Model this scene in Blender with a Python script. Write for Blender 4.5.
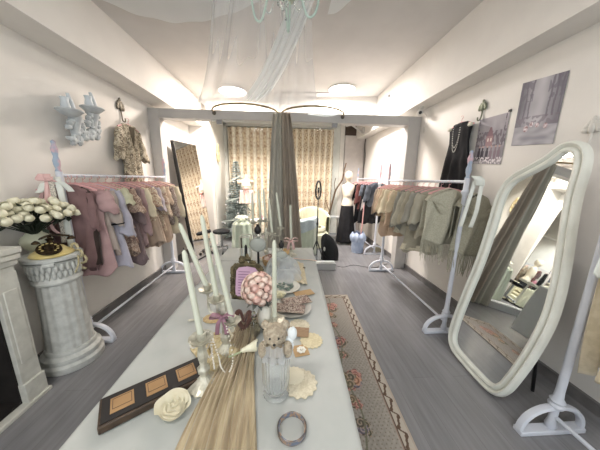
import bpy, math, random
from mathutils import Vector, Matrix, noise as mn
PI=math.pi
SC=bpy.context.scene
for o in list(bpy.data.objects): bpy.data.objects.remove(o)
def lin(c):
    f=lambda v:(v/12.92 if v<=.04045 else ((v+.055)/1.055)**2.4)
    return tuple(f(x/255.) for x in c[:3])
def mkcol(c): return lin(c)+(1.,)
# ------------------------------------------------------------------ camera
yaw,pitch,roll=math.radians(3.42),math.radians(-11.50),math.radians(.9)
fw=Vector((math.sin(yaw)*math.cos(pitch),math.cos(yaw)*math.cos(pitch),math.sin(pitch)))
rt=fw.cross(Vector((0,0,1))).normalized(); up=rt.cross(fw)
r2=rt*math.cos(roll)+up*math.sin(roll); u2=-rt*math.sin(roll)+up*math.cos(roll)
cd=bpy.data.cameras.new('camera'); cam=bpy.data.objects.new('camera',cd); SC.collection.objects.link(cam)
cd.sensor_width=36; cd.lens=225/600*36; cd.clip_start=.02
cam.matrix_world=Matrix(((r2.x,u2.x,-fw.x,0),(r2.y,u2.y,-fw.y,0),(r2.z,u2.z,-fw.z,1.5),(0,0,0,1)))
SC.camera=cam
# ------------------------------------------------------------------ world, lights, exposure
w=bpy.data.worlds.new('world'); SC.world=w; w.use_nodes=True
w.node_tree.nodes['Background'].inputs[0].default_value=(.85,.9,1,1)
w.node_tree.nodes['Background'].inputs[1].default_value=.35
SC.view_settings.view_transform='Standard'; SC.view_settings.look='None'
SC.view_settings.gamma=1; SC.view_settings.use_curve_mapping=False
SC.view_settings.exposure=0.12
def ceil_z(x): return 3.0+.045*(x+1.7)
LAMPS=[(-.97,4.45,.24,92,(1,.86,.75)),(.985,4.42,.24,92,(1,.93,.88)),(-.95,-.2,.22,19,(1,.94,.85)),(1.0,-.4,.22,12,(1,.98,.97))]
def area(name,loc,size,power,color):
    l=bpy.data.lights.new(name,'AREA'); l.shape='DISK'; l.size=size; l.energy=power; l.color=color
    o=bpy.data.objects.new(name,l); o.location=loc; SC.collection.objects.link(o); return o
for x,y,r,p,c in LAMPS[:4]: area('ceiling_lamp_light',(x,y,ceil_z(x)-.05),r*2,p,c)
# ------------------------------------------------------------------ materials
MATS={}
def mat(name,c,rough=.6,metal=0.,c2=None,sc=8.,bump=0.,bsc=40.,stretch=None,emit=0.,trans=0.,alpha=1.,sheen=0.,contrast=(.4,.6),ior=1.45):
    if name in MATS: return MATS[name]
    m=bpy.data.materials.new(name); m.use_nodes=True; nt=m.node_tree; N=nt.nodes; b=N['Principled BSDF']
    b.inputs['Base Color'].default_value=mkcol(c); b.inputs['Roughness'].default_value=rough
    b.inputs['Metallic'].default_value=metal; b.inputs['Transmission Weight'].default_value=trans
    b.inputs['Alpha'].default_value=alpha; b.inputs['IOR'].default_value=ior
    if sheen: b.inputs['Sheen Weight'].default_value=sheen
    tc=N.new('ShaderNodeTexCoord'); src=tc.outputs['Object']
    if stretch:
        mp=N.new('ShaderNodeMapping'); mp.inputs['Scale'].default_value=stretch; nt.links.new(src,mp.inputs[0]); src=mp.outputs[0]
    if c2 is None: c2=tuple(max(0,v-8) for v in c)
    n=N.new('ShaderNodeTexNoise'); n.inputs['Scale'].default_value=sc; n.inputs['Detail'].default_value=3
    nt.links.new(src,n.inputs['Vector'])
    r=N.new('ShaderNodeValToRGB'); r.color_ramp.elements[0].position=contrast[0]; r.color_ramp.elements[1].position=contrast[1]
    r.color_ramp.elements[0].color=mkcol(c); r.color_ramp.elements[1].color=mkcol(c2)
    nt.links.new(n.outputs[0],r.inputs[0]); nt.links.new(r.outputs[0],b.inputs['Base Color'])
    if bump:
        n2=N.new('ShaderNodeTexNoise'); n2.inputs['Scale'].default_value=bsc; nt.links.new(src,n2.inputs['Vector'])
        bp=N.new('ShaderNodeBump'); bp.inputs['Strength'].default_value=bump; bp.inputs['Distance'].default_value=.01
        nt.links.new(n2.outputs[0],bp.inputs['Height']); nt.links.new(bp.outputs[0],b.inputs['Normal'])
    if emit:
        b.inputs['Emission Color'].default_value=mkcol(c); b.inputs['Emission Strength'].default_value=emit
    MATS[name]=m; return m
def floral(name,cols,sc=30,rough=.8):
    if name in MATS: return MATS[name]
    m=bpy.data.materials.new(name); m.use_nodes=True; nt=m.node_tree; N=nt.nodes; b=N['Principled BSDF']; b.inputs['Roughness'].default_value=rough
    tc=N.new('ShaderNodeTexCoord'); v=N.new('ShaderNodeTexVoronoi'); v.inputs['Scale'].default_value=sc
    n=N.new('ShaderNodeTexNoise'); n.inputs['Scale'].default_value=sc*.8; n.inputs['Detail'].default_value=2
    mx=N.new('ShaderNodeMix'); mx.data_type='RGBA'; mx.inputs[0].default_value=.12
    nt.links.new(tc.outputs['Object'],mx.inputs[6]); nt.links.new(tc.outputs['Object'],n.inputs['Vector']); nt.links.new(n.outputs[1],mx.inputs[7])
    nt.links.new(mx.outputs[2],v.inputs['Vector'])
    r=N.new('ShaderNodeValToRGB'); r.color_ramp.interpolation='CONSTANT'
    k=len(cols); e=r.color_ramp.elements
    while len(e)<k: e.new(.5)
    for i,cc in enumerate(cols): e[i].position=i/k; e[i].color=mkcol(cc)
    sp=N.new('ShaderNodeSeparateColor'); nt.links.new(v.outputs['Color'],sp.inputs[0]); nt.links.new(sp.outputs[0],r.inputs[0])
    nt.links.new(r.outputs[0],b.inputs['Base Color']); MATS[name]=m; return m
def sheer(name,c,opac,tl=.4,stripes=0,axis=0):
    m=bpy.data.materials.new(name); m.use_nodes=True; nt=m.node_tree; N=nt.nodes; N.remove(N['Principled BSDF'])
    d=N.new('ShaderNodeBsdfDiffuse'); d.inputs[0].default_value=mkcol(c); t=N.new('ShaderNodeBsdfTranslucent'); t.inputs[0].default_value=mkcol(c)
    mx=N.new('ShaderNodeMixShader'); mx.inputs[0].default_value=tl; nt.links.new(d.outputs[0],mx.inputs[1]); nt.links.new(t.outputs[0],mx.inputs[2])
    tr=N.new('ShaderNodeBsdfTransparent'); m2=N.new('ShaderNodeMixShader'); m2.inputs[0].default_value=opac
    nt.links.new(tr.outputs[0],m2.inputs[1]); nt.links.new(mx.outputs[0],m2.inputs[2]); nt.links.new(m2.outputs[0],N['Material Output'].inputs[0])
    lw=N.new('ShaderNodeLayerWeight'); lw.inputs[0].default_value=.35
    ma=N.new('ShaderNodeMath'); ma.operation='MULTIPLY_ADD'; ma.inputs[1].default_value=.45; ma.inputs[2].default_value=opac
    nt.links.new(lw.outputs['Facing'],ma.inputs[0]); nt.links.new(ma.outputs[0],m2.inputs[0])
    MATS[name]=m; return m
def vcol(name,rough=.8,bump=0,bsc=200):
    m=bpy.data.materials.new(name); m.use_nodes=True; nt=m.node_tree; N=nt.nodes; b=N['Principled BSDF']; b.inputs['Roughness'].default_value=rough
    a=N.new('ShaderNodeAttribute'); a.attribute_name='Col'; nt.links.new(a.outputs['Color'],b.inputs['Base Color'])
    if bump:
        n=N.new('ShaderNodeTexNoise'); n.inputs['Scale'].default_value=bsc; bp=N.new('ShaderNodeBump'); bp.inputs['Strength'].default_value=bump; bp.inputs['Distance'].default_value=.005
        nt.links.new(n.outputs[0],bp.inputs['Height']); nt.links.new(bp.outputs[0],b.inputs['Normal'])
    MATS[name]=m; return m
def mix(a,b,t): t=max(0,min(1,t)); return tuple(a[i]*(1-t)+b[i]*t for i in range(3))
WHITE=mat('white_paint',(214,212,206),.45,c2=(206,204,198),bump=.05)
WALL=mat('wall_paint',(230,227,222),.85,c2=(226,223,218),sc=3,bump=.04,bsc=60)
CEIL=mat('ceiling_paint',(210,207,204),.9,c2=(206,203,200),sc=3)
GREYW=mat('grey_white_frame',(192,190,187),.5,c2=(188,186,184))
RACK=mat('rack_enamel',(214,218,228),.35,c2=(206,211,222))
SKIRT=mat('baseboard_grey',(122,120,120),.5,c2=(110,108,108))
MIRF=mat('mirror_frame_white',(226,228,220),.35,c2=(220,222,214))
MIR=mat('mirror_silver',(235,238,238),.015,1.,c2=(233,236,236))
BLACK=mat('black_cloth',(22,22,26),.85,c2=(30,30,34)); BLKM=mat('black_metal',(25,25,27),.4)
WAX=mat('ivory_wax',(206,210,194),.45,c2=(200,204,188)); SILV=mat('aged_silver',(208,206,192),.35,.35,c2=(170,168,154),sc=30,bump=.2)
BRASS=mat('antique_brass',(176,160,124),.35,.7,c2=(140,124,92)); GOLD=mat('aged_gold',(116,106,80),.4,.55,c2=(78,72,54),sc=40,bump=.5,bsc=80)
CLOTH=mat('white_tablecloth',(178,182,180),.5,c2=(173,178,176)); PLAST=mat('white_plaster',(200,206,208),.75,c2=(184,190,194),sc=20)
GLASS=mat('clear_glass',(240,246,246),.03,trans=1.,c2=(238,244,244))
CREAM=mat('cream_fabric',(222,214,190),.85,c2=(212,203,178)); LACE=mat('cream_lace',(216,209,188),.9,c2=(198,190,166),sc=120)
TULLE=sheer('white_tulle',(236,240,244),.32); VEIL=sheer('veil_net',(235,240,244),.17,.5); VEIL2=sheer('veil_net_dense',(238,246,248),.42,.6)
VEIL3=sheer('veil_swag',(250,252,252),.7,.5)
VC=vcol('printed_surface'); VCF=vcol('woven_surface',.95,.4)
LEAF=mat('dark_leaf',(46,58,44),.6,c2=(30,40,32))
# ------------------------------------------------------------------ mesh helpers
class MB:
    def __init__(s): s.v=[];s.f=[];s.mi=[];s.cur=0;s.col=None
    def add(s,vs,fs):
        b=len(s.v); s.v+=[tuple(x) for x in vs]; s.f+=[tuple(i+b for i in f) for f in fs]; s.mi+=[s.cur]*len(fs); return s
    def box(s,c,d,rz=0,M=None):
        hx,hy,hz=d[0]/2,d[1]/2,d[2]/2
        vs=[Vector((x,y,z)) for x in(-hx,hx) for y in(-hy,hy) for z in(-hz,hz)]
        if M is None: M=Matrix.Rotation(rz,3,'Z')
        vs=[M@v+Vector(c) for v in vs]
        return s.add(vs,[(0,1,3,2),(4,6,7,5),(0,4,5,1),(2,3,7,6),(0,2,6,4),(1,5,7,3)])
    def tube(s,pts,r,n=8,sq=1.,cap=True,closed=False):
        pts=[Vector(p) for p in pts]; k=len(pts); R=r if isinstance(r,(list,tuple)) else [r]*k
        vs=[];fs=[]; pu=None
        for i,p in enumerate(pts):
            a=pts[(i-1)%k] if (i>0 or closed) else p; b=pts[(i+1)%k] if (i<k-1 or closed) else p
            t=(b-a).normalized() if (b-a).length>1e-9 else Vector((0,0,1))
            if pu is None:
                pu=t.cross(Vector((0,1,0)) if abs(t.y)<.9 else Vector((1,0,0))).normalized()
            pu=(pu-t*pu.dot(t)).normalized(); q=t.cross(pu)
            for j in range(n):
                an=2*PI*j/n; vs.append(p+(pu*math.cos(an)+q*math.sin(an)*sq)*R[i])
        m=k if closed else k-1
        for i in range(m):
            for j in range(n):
                i2=(i+1)%k; fs.append((i*n+j,i*n+(j+1)%n,i2*n+(j+1)%n,i2*n+j))
        if cap and not closed: fs.append(tuple(range(n))[::-1]); fs.append(tuple((k-1)*n+j for j in range(n)))
        return s.add(vs,fs)
    def lathe(s,prof,c,n=24,M=None,ridge=0,rn=8,sx=1,sy=1):
        vs=[];fs=[];k=len(prof)
        for (r,z) in prof:
            for j in range(n):
                a=2*PI*j/n; rr=r*(1+ridge*math.cos(rn*a)); p=Vector((rr*math.cos(a)*sx,rr*math.sin(a)*sy,z))
                if M is not None: p=M@p
                vs.append(p+Vector(c))
        for i in range(k-1):
            for j in range(n): fs.append((i*n+j,i*n+(j+1)%n,(i+1)*n+(j+1)%n,(i+1)*n+j))
        if prof[0][0]>1e-4 and prof[0]!=prof[-1]: fs.append(tuple(range(n))[::-1])
        if prof[-1][0]>1e-4 and prof[0]!=prof[-1]: fs.append(tuple((k-1)*n+j for j in range(n)))
        return s.add(vs,fs)
    def grid(s,fn,nu,nv,wrap=False,col=None):
        vs=[]
        if col and s.col is None: s.col=[]
        for i in range(nv+1):
            for j in range(nu if wrap else nu+1):
                u=j/nu;v=i/nv; vs.append(fn(u,v))
                if col: s.col.append(lin(col(u,v))+(1.,))
        m=nu if wrap else nu+1; fs=[]
        for i in range(nv):
            for j in range(nu): fs.append((i*m+j,i*m+(j+1)%m,(i+1)*m+(j+1)%m,(i+1)*m+j))
        return s.add(vs,fs)
    def blob(s,c,r,n=10,nz=0.,f=3.,M=None):
        if not isinstance(r,(list,tuple)): r=(r,r,r)
        vs=[];fs=[];m=2*n; C=Vector(c)
        vs.append(Vector((0,0,-1)))
        for i in range(1,n):
            t=PI*i/n
            for j in range(m): a=2*PI*j/m; vs.append(Vector((math.sin(t)*math.cos(a),math.sin(t)*math.sin(a),-math.cos(t))))
        vs.append(Vector((0,0,1)))
        out=[]
        for v in vs:
            k=1+nz*mn.noise(v*f+C*37)
            p=Vector((v.x*r[0]*k,v.y*r[1]*k,v.z*r[2]*k)); 
            if M is not None: p=M@p
            out.append(p+C)
        for j in range(m): fs.append((0,1+(j+1)%m,1+j))
        for i in range(n-2):
            for j in range(m): a=1+i*m; fs.append((a+j,a+(j+1)%m,a+m+(j+1)%m,a+m+j))
        l=len(vs)-1;a=1+(n-2)*m
        for j in range(m): fs.append((a+j,a+(j+1)%m,l))
        return s.add(out,fs)
    def prism(s,pts,fn,h):   # outline (2d) extruded; fn(a,b,t)->3d
        k=len(pts); vs=[fn(a,b,0) for a,b in pts]+[fn(a,b,h) for a,b in pts]
        return s.add(vs,[tuple(range(k))[::-1],tuple(range(k,2*k))]+[(i,(i+1)%k,k+(i+1)%k,k+i) for i in range(k)])
    def build(s,name,m,parent=None,smooth=True,bevel=0,local=False,solid=0,sub=0,loc=None,remesh=0,auto=True):
        me=bpy.data.meshes.new(name)
        if parent is not None and not local:
            off=Vector(parent.matrix_world_loc) if hasattr(parent,'matrix_world_loc') else wloc(parent)
        elif parent is not None: off=Vector((0,0,0))
        elif loc is not None: off=Vector(loc)
        else:
            xs=[p[0] for p in s.v];ys=[p[1] for p in s.v];zs=[p[2] for p in s.v]
            off=Vector(((min(xs)+max(xs))/2,(min(ys)+max(ys))/2,min(zs)))
        me.from_pydata([Vector(p)-off for p in s.v],[],s.f); me.update()
        ms=m if isinstance(m,(list,tuple)) else [m]
        for q in ms: me.materials.append(q)
        if len(ms)>1: me.polygons.foreach_set('material_index',s.mi)
        if s.col:
            ca=me.color_attributes.new('Col','FLOAT_COLOR','POINT'); ca.data.foreach_set('color',[c for q in s.col for c in q])
        if smooth:
            me.polygons.foreach_set('use_smooth',[True]*len(me.polygons))
            if auto: me.set_sharp_from_angle(angle=math.radians(42))
        o=bpy.data.objects.new(name,me); SC.collection.objects.link(o)
        if parent is not None:
            o.parent=parent; o['_o']=[0,0,0]
        else: o.location=off
        if bevel:
            b=o.modifiers.new('b','BEVEL'); b.width=bevel; b.segments=2; b.limit_method='ANGLE'
        if remesh: r=o.modifiers.new('r','REMESH'); r.mode='VOXEL'; r.voxel_size=remesh; r.use_smooth_shade=True
        if solid: q=o.modifiers.new('s','SOLIDIFY'); q.thickness=solid; q.offset=0
        if sub: q=o.modifiers.new('u','SUBSURF'); q.levels=sub; q.render_levels=sub
        return o
def wloc(o):
    v=Vector((0,0,0))
    while o is not None: v+=Vector(o.location); o=o.parent
    return v
def tag(o,label,cat,group=None):
    o['label']=label; o['category']=cat
    if group: o['group']=group
    return o
def struct(o): o['kind']='structure'; return o
def thing(name,label,cat,loc,rz=0,group=None):
    o=bpy.data.objects.new(name,None); o.empty_display_size=.05; o.location=loc; o.rotation_euler=(0,0,rz); SC.collection.objects.link(o)
    return tag(o,label,cat,group)
def B(c,d,**k): return MB().box(c,d,**k)
def boxr(x0,x1,y0,y1,z0,z1): return MB().box(((x0+x1)/2,(y0+y1)/2,(z0+z1)/2),(abs(x1-x0),abs(y1-y0),abs(z1-z0)))
def copytree(o,parent=None):
    c=o.copy(); SC.collection.objects.link(c); c.parent=parent
    for ch in list(o.children): copytree(ch,c)
    return c
def smoothpts(P,n=4,closed=False):
    P=[Vector(p) for p in P]; k=len(P); out=[]
    for i in range(k if closed else k-1):
        g=lambda j:P[j%k] if closed else P[max(0,min(k-1,j))]
        a,b,c,d=g(i-1),g(i),g(i+1),g(i+2)
        for t in range(n):
            t/=n; out.append(.5*((2*b)+(c-a)*t+(2*a-5*b+4*c-d)*t*t+(3*b-a-3*c+d)*t**3))
    if not closed: out.append(P[-1])
    return out
def rot(ax,a): return Matrix.Rotation(a,3,ax)
rnd=random.Random(7)

# ================================================================== THE SETTING
XL,XR,YB,YF=-2.0,2.06,5.0,-2.3
YC=6.25
# floor : grey wood planks
fm=bpy.data.materials.new('grey_wood_floor'); fm.use_nodes=True; nt=fm.node_tree; N=nt.nodes; b=N['Principled BSDF']; b.inputs['Roughness'].default_value=.26
tc=N.new('ShaderNodeTexCoord'); mp=N.new('ShaderNodeMapping'); mp.inputs['Rotation'].default_value=(0,0,PI/2)
bk=N.new('ShaderNodeTexBrick'); bk.inputs['Scale'].default_value=1; bk.inputs['Brick Width'].default_value=1.1; bk.inputs['Row Height'].default_value=.16
bk.inputs['Mortar Size'].default_value=.0012; bk.inputs['Color1'].default_value=mkcol((134,134,137)); bk.inputs['Color2'].default_value=mkcol((126,126,129)); bk.inputs['Mortar'].default_value=mkcol((110,110,113))
nz=N.new('ShaderNodeTexNoise'); m3=N.new('ShaderNodeMapping'); m3.inputs['Scale'].default_value=(14,1.2,1); nz.inputs['Scale'].default_value=2.5; nz.inputs['Detail'].default_value=5
mx=N.new('ShaderNodeMix'); mx.data_type='RGBA'; mx.blend_type='OVERLAY'; mx.inputs[0].default_value=.3
nt.links.new(tc.outputs['Object'],mp.inputs[0]); nt.links.new(mp.outputs[0],bk.inputs['Vector']); nt.links.new(tc.outputs['Object'],m3.inputs[0]); nt.links.new(m3.outputs[0],nz.inputs['Vector'])
nt.links.new(bk.outputs[0],mx.inputs[6]); nt.links.new(nz.outputs[0],mx.inputs[7]); nt.links.new(mx.outputs[2],b.inputs['Base Color'])
struct(boxr(XL-.1,XR+.1,YF-.1,YC+.1,-.1,0).build('floor',fm,smooth=False))
struct(boxr(XL-.1,XL,YF-.1,YC,0,3.3).build('wall_left',WALL,smooth=False))
struct(boxr(XR,XR+.1,YF-.1,YC,0,3.3).build('wall_right',WALL,smooth=False))
struct(boxr(XL,XR,YF-.1,YF,0,3.3).build('wall_front',WALL,smooth=False))
struct(boxr(XL-.1,XR+.1,YC,YC+.1,0,3.3).build('wall_back',WALL,smooth=False))
m=MB(); m.add([(XL-.1,YF-.1,ceil_z(XL-.1)),(XR+.1,YF-.1,ceil_z(XR+.1)),(XR+.1,YC+.1,ceil_z(XR+.1)),(XL-.1,YC+.1,ceil_z(XL-.1)),(XL-.1,YF-.1,3.35),(XR+.1,YF-.1,3.35),(XR+.1,YC+.1,3.35),(XL-.1,YC+.1,3.35)],[(0,1,2,3),(7,6,5,4),(0,4,5,1),(1,5,6,2),(2,6,7,3),(3,7,4,0)])
struct(m.build('ceiling',CEIL,smooth=False))
struct(boxr(XL,-1.71,YF,YB,2.53,3.3).build('trim_1',WALL,smooth=False))     # soffit boxes
struct(boxr(1.82,XR,YF,YC,2.55,3.3).build('trim_2',WALL,smooth=False))
struct(boxr(XL,-1.6,YB,YC,0,3.3).build('wall_recess_left',WALL,smooth=False))
struct(boxr(-1.6,1.82,4.88,5.0,2.72,3.3).build('wall_bulkhead',WALL,smooth=False))
for n,x0,x1,y0,y1 in(('left',XL,XL+.018,YF,YB),('right',XR-.018,XR,YF,YC)):
    m=boxr(x0,x1,y0,y1,0,.075); m.box(((x0+x1)/2,(y0+y1)/2,.08),(.03,y1-y0,.012)); struct(m.build('baseboard_'+n,SKIRT,smooth=False))
# grey portal frame
m=boxr(XL,-1.85,3.60,3.75,0,2.47); m.box(((-1.85+1.87)/2,3.675,2.405),(3.72,.15,.13)); m.box((1.965,3.675,1.235),(.19,.15,2.47))
struct(m.build('trim_3',GREYW,smooth=False,bevel=.006))
# added unseen glowing panel behind the camera, shaped like a shop window, for fill
FILL=mat('added_fill_glow',(236,244,250),.5,emit=2.6)  # emissive fill added to brighten the walls, no known window there
boxr(-1.55,1.65,YF+.02,YF+.04,.5,2.45).build('fill_pane',FILL,smooth=False); wp=bpy.data.objects['fill_pane']; wp.name='added_fill_panel'; struct(wp)
m=MB()
for x in(-1.6,-.5,.6,1.7): m.box((x,YF+.03,1.47),(.07,.07,2.05))
for z in(.47,2.48): m.box((.05,YF+.03,z),(3.37,.07,.07))
m.build('fill_pane_frame',WHITE,wp,smooth=False)
# glass partition on its low sill
t=thing('glass_partition','frameless clear glass partition standing on a low grey sill behind the table','partition',(-.15,3.63,0))
boxr(-1.13,.83,3.55,3.71,0,.11).build('sill',mat('sill_grey',(176,178,178),.5),t,bevel=.004)
boxr(-1.12,.82,3.625,3.637,.11,2.34).build('glass_pane',mat('pane_glass',(244,250,250),0.,trans=1.,c2=(244,250,250),ior=1.1),t,smooth=False)
for x in(-1.0,.72): boxr(x-.04,x+.04,3.61,3.65,2.28,2.34).build('clamp',mat('steel',(150,150,152),.3,.9),t)
# bay window at the back
m=MB()
for x in(-1.6,1.20): m.box((x+.04,6.17,1.42),(.08,.12,2.84))
m.box((-.16,6.17,2.85),(2.88,.12,.1)); struct(m.build('window_1',WHITE,smooth=False))
boxr(-1.52,1.2,6.2,6.21,0,2.8).build('pane',GLASS,bpy.data.objects['window_1'],smooth=False)
m=boxr(1.28,1.5,6.12,6.25,0,3.1); struct(m.build('trim_4',WHITE,smooth=False,bevel=.006))
DG=mat('dark_gap',(86,74,66),.8)
struct(boxr(1.5,2.05,6.2,6.25,2.64,2.95).build('trim_5',DG,smooth=False))
t=thing('door_panel','pale grey sliding door panel at the back right corner behind the rack','door',(1.79,6.18,0)); t['kind']='structure'; t.name='door_1'
boxr(1.52,2.04,6.15,6.19,0.01,2.64).build('door_leaf',mat('pale_panel',(206,200,196),.6),t,smooth=False,bevel=.004)
MB().tube([(1.56,6.12,1.2),(1.56,6.12,1.4)],.012).build('handle',BRASS,t)
m=MB(); m.tube(smoothpts([(2.04,6.05,1.4),(2.03,6.05,1.8),(2.045,6.05,2.1),(2.02,6.05,2.4),(2.04,6.05,2.68)]),.012,6); tag(m.build('wall_cable',mat('grey_cable',(96,90,88),.6)),'grey cable running down the corner of the back room','cable')
t=thing('ceiling_bracket','grey metal arm bracket hanging under the bulkhead above the branch','bracket',(1.7,5.6,2.7))
MB().tube([(1.42,5.75,2.78),(1.55,5.7,2.80),(1.78,5.6,2.62)],.022).build('arm',GREYW,t); B((1.84,5.58,2.66),(.14,.1,.12)).build('box',GREYW,t,bevel=.01)

# patterned window curtain
def dx0(a,px): return ((a/px)%1-.5)*2
def damask(a,b_,seed=0):
    px,py=.23,.28; i=math.floor(a/px); bb=b_; j=math.floor(bb/py); dx=(a-(i+.5)*px)/px*2; dy=(bb-(j+.5)*py)/py*2
    r=math.hypot(dx*1.25,dy); th=math.atan2(dy,dx)
    k=.60+.12*math.cos(6*th)
    base=(250,242,226) if abs(dx0(a,px))>.70 else (226,210,186); 
    if r<.17: return (150,118,92)
    if .26<r<k*.62: return (140,108,84) if math.sin(th*8+r*20)>-.4 else base
    if r<k: return base
    if r<k+.17: return (146,114,90) if math.sin(th*10)>-.5 else base
    q=mn.noise(Vector((a*40,b_*40,seed)))
    return mix(base,(178,152,126),.5) if q>.2 else base
def drape(name,x0,x1,y,z0,z1,period,amp,label,cat,group=None,cf=None,m=None,nu=260,nv=120,seed=0,full=1.4):
    f=lambda u,v: (x0+(x1-x0)*u+.012*math.sin(u*(x1-x0)/period*4*PI+1),y+amp*math.sin(2*PI*u*(x1-x0)/period+.5*math.sin(3*u+seed))+.3*amp*mn.noise(Vector((u*9,v*2,seed))),z1+(z0-z1)*v)
    q=MB(); q.grid(f,nu,nv,col=cf)
    o=q.build(name,m or VC,solid=.003,auto=False); return tag(o,label,cat,group)
drape('damask_curtain',-1.5,-.17,6.08,.03,2.76,.17,.045,'beige damask curtain left of the taupe centre drape, covering the window behind the tree','curtain','beige damask window curtains',lambda u,v:damask(u*1.33/.17*.23,v*2.6))
drape('damask_curtain',-.16,1.19,6.08,.03,2.76,.15,.045,'beige damask curtain right of the taupe centre drape, behind the cream tub chair','curtain','beige damask window curtains',lambda u,v:damask(u*1.35/.15*.23+.07,v*2.6,3))
MB().tube([(-1.55,6.08,2.79),(1.22,6.08,2.79)],.012).build('curtain_rail',WHITE); tag(bpy.data.objects['curtain_rail'],'white curtain rail above the damask window curtains','rail')

# ceiling lamps
LM=mat('lamp_diffuser',(255,250,244),.5,emit=9.)
labs=['round lit ceiling lamp on the left, seen through the sheer veil','round lit ceiling lamp on the right, clear of the veil','round ceiling lamp behind the camera on the left','round ceiling lamp behind the camera on the right']
for i,(x,y,r,p,c) in enumerate(LAMPS[:4]):
    z=ceil_z(x); t=thing('ceiling_lamp',labs[i],'lamp',(x,y,z-.038),0,'round ceiling lamps' )
    MB().lathe([(r,z-.03),(r+.012,z-.026),(r+.012,z+.012)],(x,y,0),40).build('rim',WHITE,t)
    MB().lathe([(0,z-.038),(r*.7,z-.036),(r-.01,z-.03),(r,z-.026)],(x,y,0),40).build('diffuser',LM,t)
MB().tube([(-1.2,4.6,ceil_z(-1.2)-.006),(1.0,4.6,ceil_z(1)-.006)],.006,6).build('ceiling_wire',mat('wire_grey',(150,146,144),.6)); tag(bpy.data.objects['ceiling_wire'],'thin grey wire running along the ceiling between the two round lamps','wire')
B((1.812,4.3,2.98),(.015,.03,.04)).build('ceiling_sensor',BLKM); tag(bpy.data.objects['ceiling_sensor'],'small dark sensor on the soffit face right of the right ceiling lamp','sensor')

# ================================================================== RING RODS AND CENTRE DRAPE
def ring(x0,x1,lab):
    c=(x0+x1)/2; a=(x1-x0)/2; pts=[(c-a*math.cos(PI*k/28),3.56-.40*math.sin(PI*k/28),2.435) for k in range(29)]
    t=thing('curtain_ring_rod',lab,'curtain rod',(c,3.58,2.435),0,'half-round curtain rods')
    MB().tube(pts,.0125,10).build('rod',BRASS,t)
    for x in(x0,x1): MB().lathe([(0,0),(.028,0),(.028,.012),(.014,.02),(.014,.035),(0,.035)],(x,3.60,2.425),16,M=rot('X',PI/2)).build('wall_flange',mat('dull_pewter',(112,106,98),.5,.5),t)
ring(-1.06,-.125,'half-round brass curtain rod on the beam, left of the taupe drape')
ring(-.085,.83,'half-round brass curtain rod on the beam, right of the taupe drape')
TAU=mat('taupe_drape',(176,173,162),.85,c2=(168,165,154),sc=3,sheen=.2)
def cdrape(lab,xa0,xa1,xb0,xb1,y,seed,mm=None):
    def f(u,v):
        s=v**.8; x=(xa0+(xa1-xa0)*u)*(1-s)+(xb0+(xb1-xb0)*u)*s
        return (x,y+.04*math.sin(2*PI*u*2.4+seed+.8*math.sin(v*2))*(.35+.65*v)+.03*mn.noise(Vector((u*4,v*3,seed))),2.42-2.40*v)
    q=MB(); q.grid(f,90,60); return tag(q.build('centre_drape',mm or TAU,solid=.004,auto=False),lab,'curtain','taupe curtain halves at the beam centre')
cdrape('wider left half of the taupe drape hanging from the middle of the beam',-.20,-.06,-.34,.0,3.47,0)
cdrape('narrow right half of the taupe drape hanging from the middle of the beam',-.08,.04,-.04,.27,3.44,2,mat('brown_taupe',(158,148,136),.85,sc=3))

# ================================================================== RACKS
def finial_prof(z): return [(.016,z),(.020,z+.015),(.013,z+.03),(.020,z+.06),(.022,z+.09),(.014,z+.125),(.019,z+.155),(.021,z+.18),(.012,z+.215),(.015,z+.235),(0,z+.25)]
def rack(lab,x,ya,yb,s,fcol,rz=1.5,col=RACK,arch=True,fin=(1,1)):
    t=thing('clothes_rack',lab,'clothes rack',(x,(ya+yb)/2,0),0,'turned-post clothes racks')
    for k,y in enumerate((ya,yb)):
        MB().lathe([(.02,.03),(.028,.05),(.02,.09),(.02,.17),(.034,.185),(.038,.2),(.03,.215),(.036,.23),(.024,.25),(.0205,.3),(.0195,.8),(.0205,rz-.12),(.032,rz-.1),(.034,rz-.085),(.022,rz-.07),(.022,rz+.03),(0,rz+.035)],(x,y,0),16).build('post',col,t)
        if fin[k]: MB().lathe(finial_prof(rz+.02),(x,y,0),14,ridge=.12,rn=3).build('finial',fcol,t)
        ft=B((x,y,.016),(.42,.055,.03)).build('foot',col,t,bevel=.005)
        for d in(-1,1):
            if d==1 and x>1 and False: continue
            pts=[(x+d*(.02+.18*math.sin(a)),y,.03+.15*math.cos(a)) for a in [PI/2*k/10 for k in range(11)]]
            MB().tube(pts,.017,8,sq=1.3).build('brace',col,t)
    q=MB(); q.tube([(x,ya,rz),(x,yb,rz)],.0135,10)
    nn=int((yb-ya)/.05)
    hel=[(x+.0145*math.cos(k*1.2),ya+.03+(yb-ya-.06)*k/(nn*5),rz+.0145*math.sin(k*1.2)) for k in range(nn*5+1)]
    q.tube(hel,.0022,4); q.build('top_rail',col,t)
    MB().tube([(x,ya,.12),(x,yb,.12)],.012,8).build('bottom_rail',col,t)
    return t
PKF=mat('pink_grey_twist',(206,176,186),.6,c2=(160,176,196),sc=9,contrast=(.46,.54))
LX,RX=-1.80,1.59
rack('long white clothes rack against the left wall holding pink and mauve dresses',LX,1.93,3.50,1,PKF)
rack('long white clothes rack against the right wall holding sage and beige blouses',RX,1.94,3.50,-1,PKF)
rack('white clothes rack in the back room with dark and denim clothes',1.80,4.35,5.75,-1,PKF,rz=1.53)
rack('white clothes rack at the right edge in front of the mirror, cream scarf on it',1.62,-.45,1.02,-1,PKF)

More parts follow.
